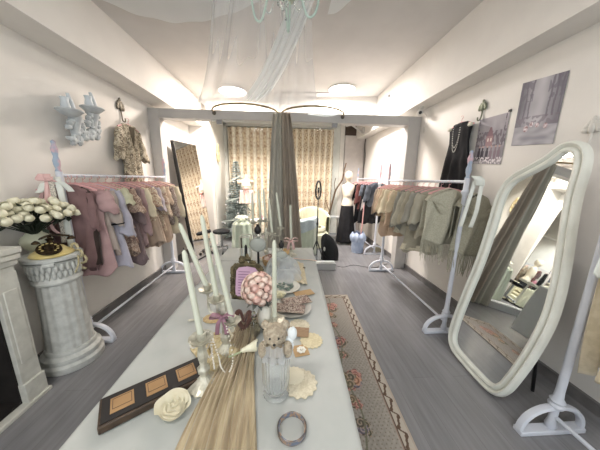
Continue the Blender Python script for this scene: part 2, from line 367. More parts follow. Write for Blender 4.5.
# hanger
def hanger_mesh():
    m=MB(); m.tube([(0,0,-.006)]+[(.02*math.sin(a),0,.0-.004+.02*(1-math.cos(a))) for a in []]+[(0,0,-.05)],.002,6)
    hk=[(0,0,-.05),(0,0,-.03)]+[(.0185*math.cos(a),0,.0+.0185*math.sin(a)) for a in [ -PI/2+ (PI*1.35)*k/10 for k in range(11)]]
    m.tube(hk,.0025,6); m.tube([(-.19,0,-.105),(-.1,0,-.07),(0,0,-.05),(.1,0,-.07),(.19,0,-.105)],.008,8,sq=.7); m.tube([(-.18,0,-.107),(.18,0,-.107)],.003,6)
    return m
HPINK=mat('pink_hanger',(220,170,170),.5); HC=[None]
def hanger(loc,rz,lab,group):
    if HC[0] is None: o=hanger_mesh().build('clothes_hanger',HPINK,loc=(0,0,0)); HC[0]=o
    else: o=HC[0].copy(); SC.collection.objects.link(o)
    o.location=loc; o.rotation_euler=(0,0,rz); return tag(o,lab,'hanger',group)

def garment(name,lab,cat,loc,rz,m,L=.6,w=.19,hem=.2,t=.032,waist=.155,sl=None,slm=None,seed=1,folds=7,amp=.012,neck=.05,ruf=None,rufz=(),trim=None,group=None,sub=None,skirt=None,vneck=0,hang=True,hg=None,droop=0.,strap=False,scal=0):
    """hangs below loc; X across the shoulders, Z down from the hook line"""
    T=thing(name,lab,cat,loc,rz,group)
    rows=[(-.058,neck,.012),(-.068,neck+.03,.022),(-.085,w*.62,.028),(-.105,w*.93,t*.9),(-.13,w*1.0,t),(-.19,w*.93,t*1.1),(-.27,w*.86,t*1.1)]
    if strap: rows=[(-.07,w*.5,.012),(-.12,w*.55,.02),(-.17,w*.66,t),(-.22,w*.84,t),(-.27,w*.84,t)]
    z0=rows[-1][0]; wz=-.40
    n=12
    if L>.45: rows.append((wz,waist,t*.95))
    zs=rows[-1][0]; hw0=rows[-1][1]
    split=skirt is not None
    L1=abs(skirt[0]) if split else L
    for k in range(1,n+1):
        s=k/n; rows.append((zs+(-L1-zs)*s,hw0+(hem-hw0)*(s**.8),t*(1+.5*s)))
    def body(rows,fd,sd,am,nu=56,sc_=0):
        q=MB(); k=len(rows)
        def f(u,v):
            i=v*(k-1); i0=min(k-2,int(i)); fr=i-i0
            z=rows[i0][0]*(1-fr)+rows[i0+1][0]*fr; hw=rows[i0][1]*(1-fr)+rows[i0+1][1]*fr; ht=rows[i0][2]*(1-fr)+rows[i0+1][2]*fr
            a=2*PI*u; dz=max(0,(-z-.15)); A=am*1.5*min(1,dz*3)
            wv=A*math.sin(fd*a+sd+1.5*mn.noise(Vector((math.cos(a)*1.3,math.sin(a)*1.3,z*3+sd))))
            nn=.016*mn.noise(Vector((math.cos(a)*2.5+sd,math.sin(a)*2.5,z*9)))
            x=hw*math.cos(a); y=(ht+wv+nn)*math.sin(a)*(1 if abs(math.sin(a))>.0 else 1)+ (wv*.5)
            if vneck and z>-.2 and math.sin(a)<0: pass
            if sc_ and v>.97: z+=sc_*math.sin(fd*2*a)
            if v>.5: z+=(v-.5)*.07*math.sin(2*a+seed*2.3)+(v-.5)*.03*math.sin(5*a+seed)
            return (x+droop*.0,y,z)
        q.grid(f,nu,(k-1)*2,wrap=True); return q
    body(rows,folds,seed*1.7,amp).build('bodice' if split else 'body',m,T,local=True,solid=.0025,auto=False)
    if split:
        zt,zb,hw,ms=skirt; rs=[(-zt+.0,waist*1.02,t)]+[(-zt-(zb-zt)*k/10,waist+(hw-waist)*(k/10)**.7,t*(1.1+.6*k/10)) for k in range(1,11)]
        body(rs,folds+7,seed+3,amp*1.1,84,.004).build('skirt',ms,T,local=True,solid=.002,auto=False)
    if sl:
        ln,r0,r1,out=sl
        for d in(-1,1):
            pts=[];R=[]
            for k in range(11):
                s=k/10; x=d*(w*.86+out*.75*(s**.8)); z=-.128-ln*s**1.05; pts.append((x,.008*math.sin(s*4+seed),z)); R.append(.88*(r0+(r1-r0)*s)*(1+.09*math.sin(s*14+seed*d)))
            q=MB(); 
            def f(u,v,pts=pts,R=R,d=d):
                i=v*10; i0=min(9,int(i)); fr=i-i0; p=Vector(pts[i0]).lerp(Vector(pts[i0+1]),fr); r=R[i0]*(1-fr)+R[i0+1]*fr; a=2*PI*u
                rr=r*(1+.10*math.sin(5*a+seed)*v); tx=(Vector(pts[min(10,i0+1)])-Vector(pts[i0])).normalized(); sd_=Vector((-tx.z,0,tx.x))
                return p+sd_*rr*math.cos(a)+Vector((0,1,0))*rr*.62*math.sin(a)+Vector((0,0,-.035*v**6*math.cos(a)*d+.012*v**4*math.sin(5*a+seed)))
            q.grid(f,20,20,wrap=True); so=q.build('sleeve',slm or m,T,local=True,solid=.002,auto=False)
            if trim:
                q=MB(); p=Vector(pts[-1]); tx=(p-Vector(pts[-2])).normalized(); sd_=Vector((-tx.z,0,tx.x)); r=R[-1]*1.04
                q.tube([p+sd_*r*math.cos(2*PI*k/16)+Vector((0,1,0))*r*.66*math.sin(2*PI*k/16) for k in range(16)],.006,6,closed=True); q.build('cuff_trim',trim,so,local=True)
    if ruf:
        for zz,hw in rufz:
            q=MB()
            def f(u,v,zz=zz,hw=hw):
                a=2*PI*u; e=.010*math.sin(13*a+seed)*v
                return ((hw+.012*v+e)*math.cos(a),(t*1.25+.012*v+e)*math.sin(a),zz-.075*v)
            q.grid(f,90,4,wrap=True); q.build('ruffle',ruf,T,local=True,solid=.002,auto=False)
    if hang: hanger(Vector(loc),rz,'pink hanger holding the '+lab.split(',')[0].split(' with ')[0][:60],hg or 'pink clothes hangers')
    return T
F=lambda n,c,d=14:mat('fabric_'+n,c,.88,c2=tuple(max(0,v-d) for v in c),sc=6,bump=.15,bsc=160,sheen=.15)
PINK=F('dusty_pink',(192,160,160)); ROSEB=F('rose_brown',(140,112,112)); GRYB=F('grey_beige',(186,174,166)); LAV=F('lavender',(190,189,204)); SAGEC=F('sage_cream',(206,204,176))
MAUV=F('mauve_brown',(132,116,118)); DMAU=F('dusty_mauve',(176,150,150)); CRM=F('cream',(224,214,188)); PEACH=F('peach',(214,192,172)); LILG=F('lilac_grey',(186,178,188)); DKBR=F('dark_brown',(66,54,50))
FL1=floral('floral_brown',[(160,134,120),(196,174,154),(134,110,102),(206,188,170),(150,124,114)],60); FL2=floral('floral_cream',[(214,202,180),(160,130,116),(206,190,164),(180,150,134),(222,212,190)],55)
FL3=floral('floral_grey',[(176,166,158),(122,104,100),(196,186,176),(150,130,124)],60)
IV=F('ivory',(222,220,204))
Gp='dresses and blouses on the left rack'
def LG(y,yw,lab,name='hanging_dress',cat='dress',**k): garment(name,lab,cat,(LX,y,1.487),yw*1.6+.16,group=Gp,hg='pink hangers on the left rack',**k)
LG(1.975,.10,'rose-brown long top, nearest garment on the left rack, behind the ribboned post',m=ROSEB,L=.80,hem=.13,w=.14,sl=(.3,.04,.04,.02),seed=1)
LG(2.010,-.06,'dark brown camisole dress on the left rack just behind the first post',m=DKBR,L=.74,hem=.14,w=.14,seed=2)
LG(2.055,.14,'long dusty-pink dress hanging lowest on the left rack',m=PINK,L=.86,hem=.20,w=.19,sl=(.18,.07,.085,.05),seed=3,folds=6,amp=.018)
LG(2.130,.05,'grey-beige short-sleeved top with black cuff trim on the left rack','hanging_blouse','blouse',m=GRYB,L=.72,hem=.2,sl=(.30,.07,.06,.06),trim=BLACK,seed=4)
LG(2.200,.10,'pale lavender long dress with loose sleeves on the left rack',m=LAV,L=.86,hem=.24,sl=(.42,.065,.085,.08),seed=5,amp=.018)
LG(2.290,.0,'sage-cream blouse with ruffled shoulders on the left rack','hanging_blouse','blouse',m=SAGEC,L=.55,hem=.2,sl=(.12,.075,.09,.06),ruf=SAGEC,rufz=((-.13,.2),),seed=6)
LG(2.385,.12,'brown floral dress with ruffle tiers on the left rack',m=FL1,L=.80,hem=.21,sl=(.22,.065,.1,.07),ruf=FL1,rufz=((-.45,.17),(-.62,.19)),seed=7)
LG(2.480,.06,'mauve-brown long dress with lace hem on the left rack',m=MAUV,L=.92,hem=.22,sl=(.35,.06,.055,.05),ruf=MAUV,rufz=((-.84,.215),),seed=8)
LG(2.570,.1,'dusty mauve long-sleeved dress on the left rack',m=DMAU,L=.80,hem=.2,sl=(.5,.06,.055,.05),seed=9)
LG(2.660,.02,'cream blouse with flutter sleeves near the middle of the left rack','hanging_blouse','blouse',m=CRM,L=.56,hem=.2,sl=(.3,.065,.085,.06),seed=10)
LG(2.760,.1,'cream floral blouse with frilled sleeves on the left rack','hanging_blouse','blouse',m=FL2,L=.5,hem=.2,sl=(.2,.07,.09,.07),ruf=CRM,rufz=((-.14,.195),),seed=11)
LG(2.870,.08,'lilac-grey top over a pleated peach skirt on the left rack',m=LILG,L=.5,hem=.18,sl=(.26,.065,.075,.06),skirt=(.42,.84,.24,PEACH),seed=12,folds=9)
LG(2.990,.1,'brown and cream floral tunic toward the far end of the left rack',m=FL2,L=.66,hem=.2,sl=(.34,.065,.08,.06),seed=13)
LG(3.100,.05,'peach pleated dress toward the far end of the left rack',m=PEACH,L=.84,hem=.22,sl=(.2,.06,.07,.05),seed=14,folds=12)
LG(3.220,.1,'grey-brown floral jacket near the far post of the left rack','hanging_blouse','blouse',m=FL3,L=.62,hem=.2,sl=(.4,.07,.075,.06),seed=15)
LG(3.340,.12,'long cream coat dress, last garment on the left rack',m=CRM,L=.78,hem=.22,w=.2,sl=(.42,.07,.085,.07),seed=16)
TAUP=F('taupe',(150,136,124)); BEI=F('beige',(204,188,160)); SAND=F('sand',(196,178,152)); SAG=F('sage',(182,178,162)); GRN=F('grey_green',(160,159,150)); OLV=F('olive_grey',(176,170,152)); PCH2=F('peach_beige',(208,182,158))
Gr='blouses on the right rack'
def RG(y,yw,lab,name='hanging_blouse',cat='blouse',**k): garment(name,lab,cat,(RX,y,1.487),yw*1.6-.10,group=Gr,hg='pink hangers on the right rack',**k)
RG(3.42,-.1,'taupe top, farthest garment on the right rack',m=TAUP,L=.52,hem=.2,sl=(.36,.06,.06,.06),seed=21)
RG(3.33,-.06,'sand-coloured top next to the farthest on the right rack',m=SAND,L=.5,hem=.2,sl=(.32,.06,.06,.07),seed=22)
RG(3.24,-.12,'peach-beige long dress on the far half of the right rack','hanging_dress','dress',m=PCH2,L=.78,hem=.2,sl=(.3,.06,.07,.07),seed=23)
RG(3.14,-.08,'light beige blouse with scalloped sleeve on the right rack',m=BEI,L=.52,hem=.21,sl=(.28,.065,.085,.08),ruf=BEI,rufz=((-.5,.2),),seed=24)
RG(3.03,-.14,'cream-beige lace blouse near the middle of the right rack',m=CRM,L=.5,hem=.22,sl=(.3,.07,.09,.08),ruf=LACE,rufz=((-.46,.2),),seed=25)
RG(2.92,-.05,'peach long-sleeved tunic near the middle of the right rack',m=PCH2,L=.7,hem=.2,sl=(.44,.06,.06,.06),seed=26)
RG(2.82,-.12,'pale sand wrap blouse on the right rack',m=BEI,L=.48,hem=.22,sl=(.26,.075,.095,.09),seed=27)
RG(2.70,-.1,'grey-green short blouse with lace hem on the right rack',m=GRN,L=.6,hem=.22,sl=(.42,.065,.08,.07),ruf=LACE,rufz=((-.56,.21),),seed=28)
RG(2.59,-.08,'sage blouse with draped sleeve on the right rack',m=SAG,L=.6,hem=.2,sl=(.38,.065,.1,.08),seed=29)
RG(2.48,-.12,'olive-grey lace tunic, longest of the near right rack','hanging_dress','dress',m=OLV,L=.80,hem=.21,sl=(.34,.065,.085,.07),ruf=LACE,rufz=((-.72,.21),),seed=30)
RG(2.37,-.1,'slate-grey blouse third from the near post of the right rack',m=GRN,L=.52,hem=.22,sl=(.3,.07,.085,.08),seed=31)
RG(2.27,-.08,'dark sage blouse beside the fringed shawl on the right rack',m=SAG,L=.56,hem=.2,sl=(.3,.065,.075,.07),seed=32)
# fringed shawls
def shawl(lab,x,y,z,m,seed,w=.21,L=.52,rz=0.):
    T=thing('fringed_shawl',lab,'shawl',(x,y,z),rz,'fringed sage shawls on the right rack')
    q=MB()
    def f(u,v):
        a=(u-.5)*2; sh=-.06-.10*abs(a)**1.5-.10*max(0,abs(a)-.8); zz=sh-(L-.1)*v*(.80+.2*math.cos(a*2.0))
        yy=-.03-.03*math.sin(PI*u)+.022*math.sin(u*16+2.5*v+seed)*min(1,.25+v)+.035*math.sin(PI*v)*math.exp(-a*a*6)*-1
        return (a*w*(1+.10*v),yy,zz)
    q.grid(f,60,30)
    def g(u,v):
        x_,y_,z_=f(u,v*.72); return (x_*.97,.035+.015*math.sin(u*13+seed),z_)
    q.grid(g,60,20); q.grid(lambda u,v:((u-.5)*2*w*(1-.03*v),-.033+.07*v+.0,-.058-.10*abs((u-.5)*2)**1.5-.10*max(0,abs((u-.5)*2)-.8)+.01*math.sin(PI*v)),60,4)
    q.build('cloth',m,T,local=True,solid=.003,auto=False)
    q=MB(); r=random.Random(seed)
    # draped cowl fold
    q2=MB(); q2.grid(lambda u,v:((u-.5)*2*w*.92*(1-.15*v),-.052-.025*math.sin(PI*v)-.012*math.sin(PI*u),-.12-.04*abs(2*u-1)-.20*math.sin(PI*u)*(.45+.55*v)-.02*v),40,10); q2.build('cowl',m,T,local=True,solid=.003,auto=False)
    for k in range(46):
        u=(k+.5)/46; p=Vector(f(u,1)); l=.14+.08*r.random(); q.tube([p,p+Vector((r.uniform(-.006,.006),r.uniform(-.006,.006),-l*.5)),p+Vector((r.uniform(-.012,.012),r.uniform(-.01,.01),-l))],[.0035,.003,.002],5)
    q.build('fringe',m,T,local=True); return T
SHW=mat('sage_knit',(184,181,164),.95,c2=(170,167,150),sc=90,bump=.3,bsc=250)
shawl('sage knitted shawl with long fringe on the near end of the right rack',RX-.02,2.13,1.487,SHW,3,w=.22,L=.64); hanger((RX-.02,2.13,1.487),-.05,'pink hanger holding the sage fringed shawl in front','pink hangers on the right rack')
shawl('darker sage fringed shawl hanging behind the near post of the right rack',RX+.14,2.0,1.45,mat('sage_knit_dark',(164,161,144),.95,c2=(150,147,130),sc=90,bump=.3,bsc=250),5,w=.19,L=.68,rz=.2)

# back room rack garments
Gb='dark clothes on the back room rack'
NAVY=F('denim',(92,98,108)); WN=F('wine',(104,60,58)); SHR=floral('plaid_print',[(196,190,188),(150,142,146),(206,200,196),(170,160,164)],70)
def BG(y,yw,lab,name='hanging_dress',cat='dress',**k): garment(name,lab,cat,(1.80,y,1.517),yw,group=Gb,hg='pink hangers on the back room rack',**k)
BG(5.6,.0,'blue-grey top at the far end of the back room rack',m=NAVY,L=.5,hem=.18,sl=(.3,.06,.06,.04),seed=41)
BG(5.42,.05,'pale floral dress on the back room rack beside the mannequin',m=FL2,L=.6,hem=.18,sl=(.3,.06,.06,.04),seed=42)
BG(5.25,-.05,'long black dress in the middle of the back room rack',m=BLACK,L=1.0,hem=.2,sl=(.3,.06,.06,.05),seed=43)
BG(5.1,.05,'wine-brown dress on the back room rack',m=WN,L=.7,hem=.18,sl=(.4,.06,.06,.05),seed=44)
BG(4.95,.0,'black skirt dress in front of the wine dress, back room rack',m=BLACK,L=.95,hem=.2,seed=45)
BG(4.78,.05,'denim jacket over a pale plaid skirt on the back room rack',m=NAVY,L=.36,hem=.18,sl=(.2,.065,.07,.06),skirt=(.3,.62,.2,SHR),seed=46)
BG(4.62,-.05,'black pleated dress near the front post of the back room rack',m=BLACK,L=.88,hem=.2,sl=(.25,.06,.06,.05),seed=47)
BG(4.48,.05,'dark denim shirt nearest on the back room rack','hanging_blouse','blouse',m=NAVY,L=.5,hem=.19,sl=(.3,.065,.07,.05),seed=48)

# ribbons on posts
def ribbon(q,pts,w,face=Vector((1,0,0)),amp=0):
    P=smoothpts(pts,5); k=len(P)-1
    q.grid(lambda u,v:P[min(k,int(round(v*k)))]+face*((u-.5)*w)+Vector((0,amp*math.sin(v*12),0)),3,k)
def ribbons(x,y,z,lab,specs,d=1):
    t=thing('ribbon_bow',lab,'ribbon',(x,y,z),0,'ribbon bows on rack posts')
    face=Vector((.82,.57*d,0)).normalized()*1
    for nm,c,w,pts,m in specs:
        q=MB(); ribbon(q,[(x+a*face.x,y+a*face.y*1-bb,z+h) for a,bb,h in pts],w,face); q.build(nm,m,t,solid=.002,auto=False)
    return t
WR=mat('white_satin',(226,230,224),.4,c2=(216,220,214)); PR=mat('pink_satin',(224,186,184),.45); LR=mat('lace_ribbon',(214,208,196),.85,c2=(150,144,138),sc=160,contrast=(.5,.56))
ribbons(LX,1.885,1.49,'white and pink ribbon bow tied on the near post of the left rack',[
 ('loop',0,.04,[(0,0,-.03),(-.035,.03,-.05),(-.055,.03,-.09),(-.075,.03,-.12)],WR),('loop',0,.04,[(0,.01,-.03),(.05,.03,-.04),(.085,.03,-.08),(.10,.03,-.115)],WR),
 ('tail',0,.03,[(.0,.03,0),(.01,.04,-.2),(.02,.04,-.40),(.01,.04,-.52)],LR),('tail',0,.038,[(.03,.02,0),(.05,.04,-.2),(.055,.05,-.45),(.05,.04,-.66)],WR),
 ('tail',0,.022,[(-.02,.03,-.02),(-.04,.04,-.2),(-.06,.05,-.34),(-.08,.05,-.42)],PR),('tail',0,.022,[(-.03,.02,-.02),(-.02,.04,-.25),(-.03,.05,-.38),(.0,.05,-.44)],PR),
 ('loop',0,.05,[(-.035,.03,.02),(-.04,.05,-.02),(-.01,.05,-.03),(.0,.04,-.0)],PR),('knot',0,.04,[(-.015,.03,.02),(0,.05,-.01),(.015,.03,-.04)],PR)])
ribbons(RX,1.885,1.49,'cream ribbon bow tied on the near post of the right rack',[
 ('tail',0,.03,[(.0,.03,.02),(-.02,.035,-.12),(-.04,.04,-.26),(-.06,.045,-.38)],WR),('tail',0,.03,[(.05,.03,.03),(.04,.04,-.1),(.03,.05,-.24),(.015,.04,-.38)],WR),
 ('loop',0,.07,[(.0,.03,.06),(.015,.05,.03),(.03,.04,-.02)],WR)],-1)

# ================================================================== LEFT WALL
def sconce():
    t=thing('wall_sconce','pale plaster rococo wall sconce with two candle shelves on the left wall','wall sconce',(-1.97,2.42,1.75))
    q=MB(); X=-1.955
    sw=smoothpts([(0,2.27,2.02),(0,2.31,1.94),(0,2.42,1.88),(0,2.54,1.94),(0,2.57,2.02)],5)
    for y,z0,z1 in((2.29,1.80,2.03),(2.50,1.88,2.12)):
        r=random.Random(int(y*100))
        for k in range(34):
            s=k/33; w_=.028+.055*math.sin(PI*min(1,s*.75+.1)); q.blob((X+.012+.035*s+r.uniform(0,.015),y+r.uniform(-w_,w_),z0+(z1-z0)*s),(.024,.02+.014*r.random(),.02+.014*r.random()),6,.4,5)
        q.tube([(X+.02,y,z0),(X+.03,y,(z0+z1)/2),(X+.05,y,z1)],[.02,.035,.05],10)
    sw=smoothpts([(0,2.31,1.95),(0,2.35,1.90),(0,2.42,1.88),(0,2.48,1.92),(0,2.51,1.99)],5)
    for i in range(0,len(sw),1):
        for j in range(3): p=sw[i]; q.blob((X+.03,p.y+r.uniform(-.018,.018),p.z+r.uniform(-.03,.03)),(.022,.024,.024),6,.4,5)
    q.build('scrollwork',PLAST,t)
    for y,z in((2.22,2.05),(2.47,2.14)):
        MB().lathe([(.03,z-.045),(.06,z-.03),(.085,z-.006),(.094,z),(.09,z+.01),(0,z+.01)],(X+.07,y,0),28,ridge=.02,rn=8).build('shelf',PLAST,t)
        q=MB(); q.lathe([(.03,z+.013),(.034,z+.03),(.026,z+.07),(.032,z+.10),(0,z+.10)],(X+.07,y-.03,0),14); q.tube([(X+.07,y+.03,z+.02),(X+.06,y+.035,z+.08),(X+.05,y+.03,z+.15)],[.026,.022,.012],10); q.build('candle_cup',mat('frosted_white',(206,214,220),.4),t)
sconce()
def hook(loc,lab,d=1,face=0,m=None,s=1.):
    t=thing('wall_hook',lab,'wall hook',loc,face,'ornate wall hooks'); q=MB()
    for k in range(7):
        a=PI*k/6; q.blob((0.012,.035*math.cos(a)*s,(.06+.045*math.sin(a))*s),(.010,.018*s,.022*s),6,.2)
    q.blob((.012,0,.07*s),(.014,.022*s,.04*s),6); q.blob((.012,0,.125*s),(.01,.012*s,.022*s),6)
    q.tube(smoothpts([(.01,0,.05*s),(.012,.004,0),(.02,0,-.05*s),(.045,0,-.06*s),(.05,0,-.03*s)]),.007,7); q.build('backplate',m or GOLD,t,local=True); return t
hook((XL,3.03,2.225),'ornate brass wall hook above the floral blouse on the left wall',s=1.3,m=mat('dull_brass',(118,112,98),.5,.3))
hook((XR,2.45,2.20),'ornate green-bronze wall hook above the black dress on the right wall',face=PI,m=mat('verdigris',(128,134,116),.5,.4))
hook((XR-.0,1.50,1.80),'white ornate wall hook at the right edge, above the cream scarf',face=PI,m=WHITE)
# floral blouse on wall (plane parallel to the wall)
LEO=floral('leaf_print',[(160,150,130),(112,102,88),(204,194,174),(138,128,110),(184,174,152)],42)
o=garment('wall_blouse','olive and cream leaf-print blouse hanging flat on the left wall','blouse',(-1.93,3.04,2.17),PI/2,m=LEO,L=.78,w=.175,hem=.17,waist=.14,t=.026,sl=(.34,.055,.085,.10),hang=False,seed=51,neck=.10,folds=9,amp=.014)
q=MB(); q.prism([(-.05,0),(.05,0),(.012,-.2),(0,-.24),(-.012,-.2)],lambda a,b,h:(-1.896+h,3.04+a,2.09+b),.003); tag(q.build('blouse_neckline',mat('inner_shadow_cloth',(96,88,74),.9)),'dark patch painted as inner lining showing in the neckline of the leaf-print blouse','shade')  # flat dark patch stands in for the shade inside the open neckline
o=hanger((-1.93,3.04,2.17),PI/2,'wooden hanger of the leaf-print blouse on the left wall','wall hangers')
# black dress with pearls
o=garment('black_dress','sleeveless black dress with pearl necklace hanging on the right wall','dress',(2.0,2.66,2.22),-PI/2,m=BLACK,L=.95,w=.17,hem=.25,t=.026,waist=.17,hang=False,seed=52,strap=False,neck=.09)
hanger((2.0,2.66,2.22),-PI/2,'pink padded hanger holding the black sleeveless dress','wall hangers')
q=MB()
for k in range(34):
    a=PI*k/33; q.blob((1.955,2.66+.055*math.cos(a),2.10-.26*math.sin(a)),.0045,5)
for k in range(26):
    a=PI*k/25; q.blob((1.952,2.66+.05*math.cos(a),2.10-.21*math.sin(a)),.004,5)
tag(q.build('pearl_necklace',mat('pearl',(236,232,222),.25)),'double string of pearls lying on the black wall dress','necklace')
q=MB()
for d in(-1,1): q.blob((1.985,2.66+d*.155,2.115),(.02,.035,.02),7,.3)
tag(q.build('shoulder_flower',IV),'pair of ivory flowers clipped on the hanger of the black dress','flower')

# posters
def poster1(u,v):
    n=mn.noise(Vector((u*6,v*6,1)))*22; c=(148+n,144+n,150+n)
    if v<.5: c=mix(c,(176,172,178),(.5-v)*1.2)
    t=mn.noise(Vector((u*14,v*10,3)))
    if .3<v<.62 and t>-.05: c=mix(c,(96,88,98),.7)
    if .34<u<.62 and .22<v<.5 and abs(u-.48)<(v-.16)*.45: c=(132,104,112)
    if .36<u<.6 and .4<v<.62: c=(150,122,126)
    if .41<u<.46 and .45<v<.52 or .51<u<.56 and .45<v<.52: c=(220,206,196)
    for a in(.18,.3,.46,.6,.74,.86):
        if abs(u-a)<.05-.02*(v<.72) and .64<v<.92: c=(70+60*(a>.5),64+50*(a>.5),74+50*(a>.5))
        if math.hypot(u-a,(v-.63)*1.3)<.03: c=(176,150,144)
    for a in(.05,.92):
        if abs(u-a)<.008+.02*mn.noise(Vector((v*9,a,0))) and v<.6: c=(90,84,92)
    if v>.85 and mn.noise(Vector((u*20,v*20,0)))>0: c=(214,208,212)
    return c
def poster2(u,v):
    n=mn.noise(Vector((u*5,v*4,7)))*16; c=mix((122,120,128),(190,188,194),math.exp(-((u-.5)/.3)**2)*.9); c=tuple(x+n for x in c)
    for a in(.06,.16,.3,.72,.84,.95):
        w_=.02+.012*mn.noise(Vector((a*9,v*6,0)))
        if abs(u-a-.04*mn.noise(Vector((v*4,a*9,1))))<w_ and v<.58: c=mix(c,(104,100,112),.65)
    if v<.32 and mn.noise(Vector((u*10,v*10,2)))>.05 and abs(u-.5)>.16: c=mix(c,(112,108,120),.6)
    if .55<v<.7 and mn.noise(Vector((u*12,v*14,4)))>-.1: c=mix(c,(124,116,126),.6)
    if v>.7: c=mix((150,148,156),(186,184,190),.5+.9*mn.noise(Vector((u*4,v*14,0))))
    for a,b_,r in((.42,.68,.05),(.56,.7,.045),(.3,.74,.06),(.75,.72,.05)):
        if math.hypot(u-a,(v-b_)*1.2)<r: c=mix((150,120,124),(232,226,230),.5+mn.noise(Vector((u*30,v*30,0))))
    return c
def poster(lab,c,fn):
    (y0,z0),(y1,z1),(y2,z2),(y3,z3)=c   # TL,TR,BR,BL seen from the room
    q=MB(); q.grid(lambda u,v:(XR-.004,(y0*(1-u)+y1*u)*(1-v)+(y3*(1-u)+y2*u)*v,(z0*(1-u)+z1*u)*(1-v)+(z3*(1-u)+z2*u)*v),100,130,col=fn)
    tag(q.build('wall_poster',VC,solid=.0008,auto=False),lab,'poster','posters on the right wall')
poster('small grey-lilac poster of a snowy village with figures, beside the black dress',[(2.47,2.15),(2.13,2.14),(2.13,1.67),(2.47,1.70)],poster1)
poster('larger pale poster of a misty garden pond, right of the village poster',[(2.06,2.35),(1.72,2.31),(1.72,1.80),(2.06,1.83)],poster2)
B((2.05,2.13,2.15),(.012,.02,.02)).build('poster_clip',BLKM); tag(bpy.data.objects['poster_clip'],'tiny black clip at the upper corner of the village poster','clip')
# security camera
t=thing('security_camera','white round security camera under the right soffit','security camera',(1.93,3.42,2.45))
MB().lathe([(0,2.55),(.035,2.55),(.035,2.53),(.02,2.52),(.018,2.50),(0,2.5)],(1.93,3.42,0),18).build('mount',WHITE,t)
q=MB(); q.tube([(1.945,3.46,2.475),(1.91,3.39,2.465)],[.04,.042],18); q.build('housing',WHITE,t,bevel=.008)
MB().tube([(1.912,3.395,2.466),(1.903,3.374,2.462)],[.024,.02],18).build('lens',BLKM,t)
MB().tube(smoothpts([(1.96,3.46,2.52),(2.03,3.44,2.45),(2.04,3.4,2.36),(2.02,3.42,2.28),(2.04,3.46,2.2),(2.045,3.5,2.3)]),.004,6).build('cable',WHITE,t)

# ================================================================== FIREPLACE, PEDESTAL
t=thing('fireplace_mantel','white carved fireplace surround against the left wall beside the pedestal','fireplace',(-1.85,1.0,0))
FX=-1.71
PWH=mat('cream_white_wood',(208,208,200),.6,c2=(196,196,188),sc=14,bump=.1)
m=boxr(XL+.02,FX+.03,.2,1.47,1.02,1.06); m.box(((XL+FX+.035)/2,.835,1.0),(FX-XL+.015,1.25,.035)); m.box(((XL+FX+.02)/2,.835,.965),(FX-XL-.0,1.23,.04)); m.box(((XL+FX)/2+.01,.835,.925),(FX-XL-.02,1.2,.04)); m.build('mantel_shelf',PWH,t,bevel=.006)
m=boxr(XL+.02,FX-.01,.22,1.43,.74,.91); m.box((FX-.006,1.0,.83),(.012,.5,.1)); m.build('frieze',PWH,t,bevel=.005)
for y0,y1 in((1.325,1.44),(.24,.343)):
    m=boxr(XL+.02,FX,y0,y1,.0,.91); m.box(((XL+FX)/2+.02,(y0+y1)/2,.08),(FX-XL-.01,y1-y0+.01,.16)); m.box((FX+.002,(y0+y1)/2,.55),(.008,y1-y0-.04,.5)); m.build('pilaster',PWH,t,bevel=.006)
boxr(XL+.02,FX+.03,.2,1.455,0,.025).build('hearth_slab',PWH,t,bevel=.004)
m=boxr(XL+.02,XL+.04,.33,1.35,.02,.75); m.box(((XL+FX-.02)/2,1.318,.38),(FX-XL-.03,.012,.72)); m.box(((XL+FX-.02)/2,.35,.38),(FX-XL-.03,.012,.72)); m.box(((XL+FX-.02)/2,.84,.032),(FX-XL-.03,.98,.012)); m.build('firebox',mat('firebox_dark',(34,30,28),.9),t)  # dark-coloured back, sides and floor of the opening
q=MB(); r=random.Random(3)
for k in range(5): q.tube([(-1.88+.03*k,.75+.05*k,.06+.035*k),(-1.9+.03*k,1.15-.03*k,.07+.03*k)],.03,8)
tag(q.build('log_pile',mat('dark_log',(60,46,38),.9,c2=(34,28,24),bump=.6)),'dark logs stacked inside the white fireplace','logs')
PC=(-1.775,1.735)
t=thing('plaster_pedestal','white fluted plaster column pedestal between the fireplace and the left rack','pedestal',(PC[0],PC[1],0))
PL=mat('plaster_white',(208,210,206),.65,c2=(192,194,190),sc=18,bump=.15)
MB().lathe([(.19,0),(.195,.01),(.195,.05),(.185,.06),(.178,.07),(.185,.085),(.182,.11),(.165,.12),(.155,.13),(.158,.15),(.15,.165)],(PC[0],PC[1],0),48).build('base',PL,t)
MB().lathe([(.142,.16),(.138,.2),(.128,.45),(.122,.7),(.124,.72)],(PC[0],PC[1],0),96,ridge=.03,rn=16).build('fluted_shaft',PL,t)
q=MB(); q.lathe([(.128,.70),(.142,.71),(.145,.725),(.135,.74),(.13,.75),(.128,.80),(.145,.86),(.16,.88)],(PC[0],PC[1],0),48); r=random.Random(4)
for k in range(56):
    a=2*PI*k/28+(k//28)*.11; q.blob((PC[0]+(.134+.01*(k//28))*math.cos(a),PC[1]+(.134+.01*(k//28))*math.sin(a),.785+.05*(k//28)),(.013,.013,.036),5,.25,4)
for k in range(4):
    a=PI/4+PI/2*k-.2; q.tube([(PC[0]+.14*math.cos(a)-.03*math.sin(a),PC[1]+.14*math.sin(a)+.03*math.cos(a),.87),(PC[0]+.14*math.cos(a)+.03*math.sin(a),PC[1]+.14*math.sin(a)-.03*math.cos(a),.87)],.024,12)
q.lathe([(.15,.885),(.165,.89),(.168,.915),(.16,.925),(0,.925)],(PC[0],PC[1],0),48); q.build('capital',PL,t)
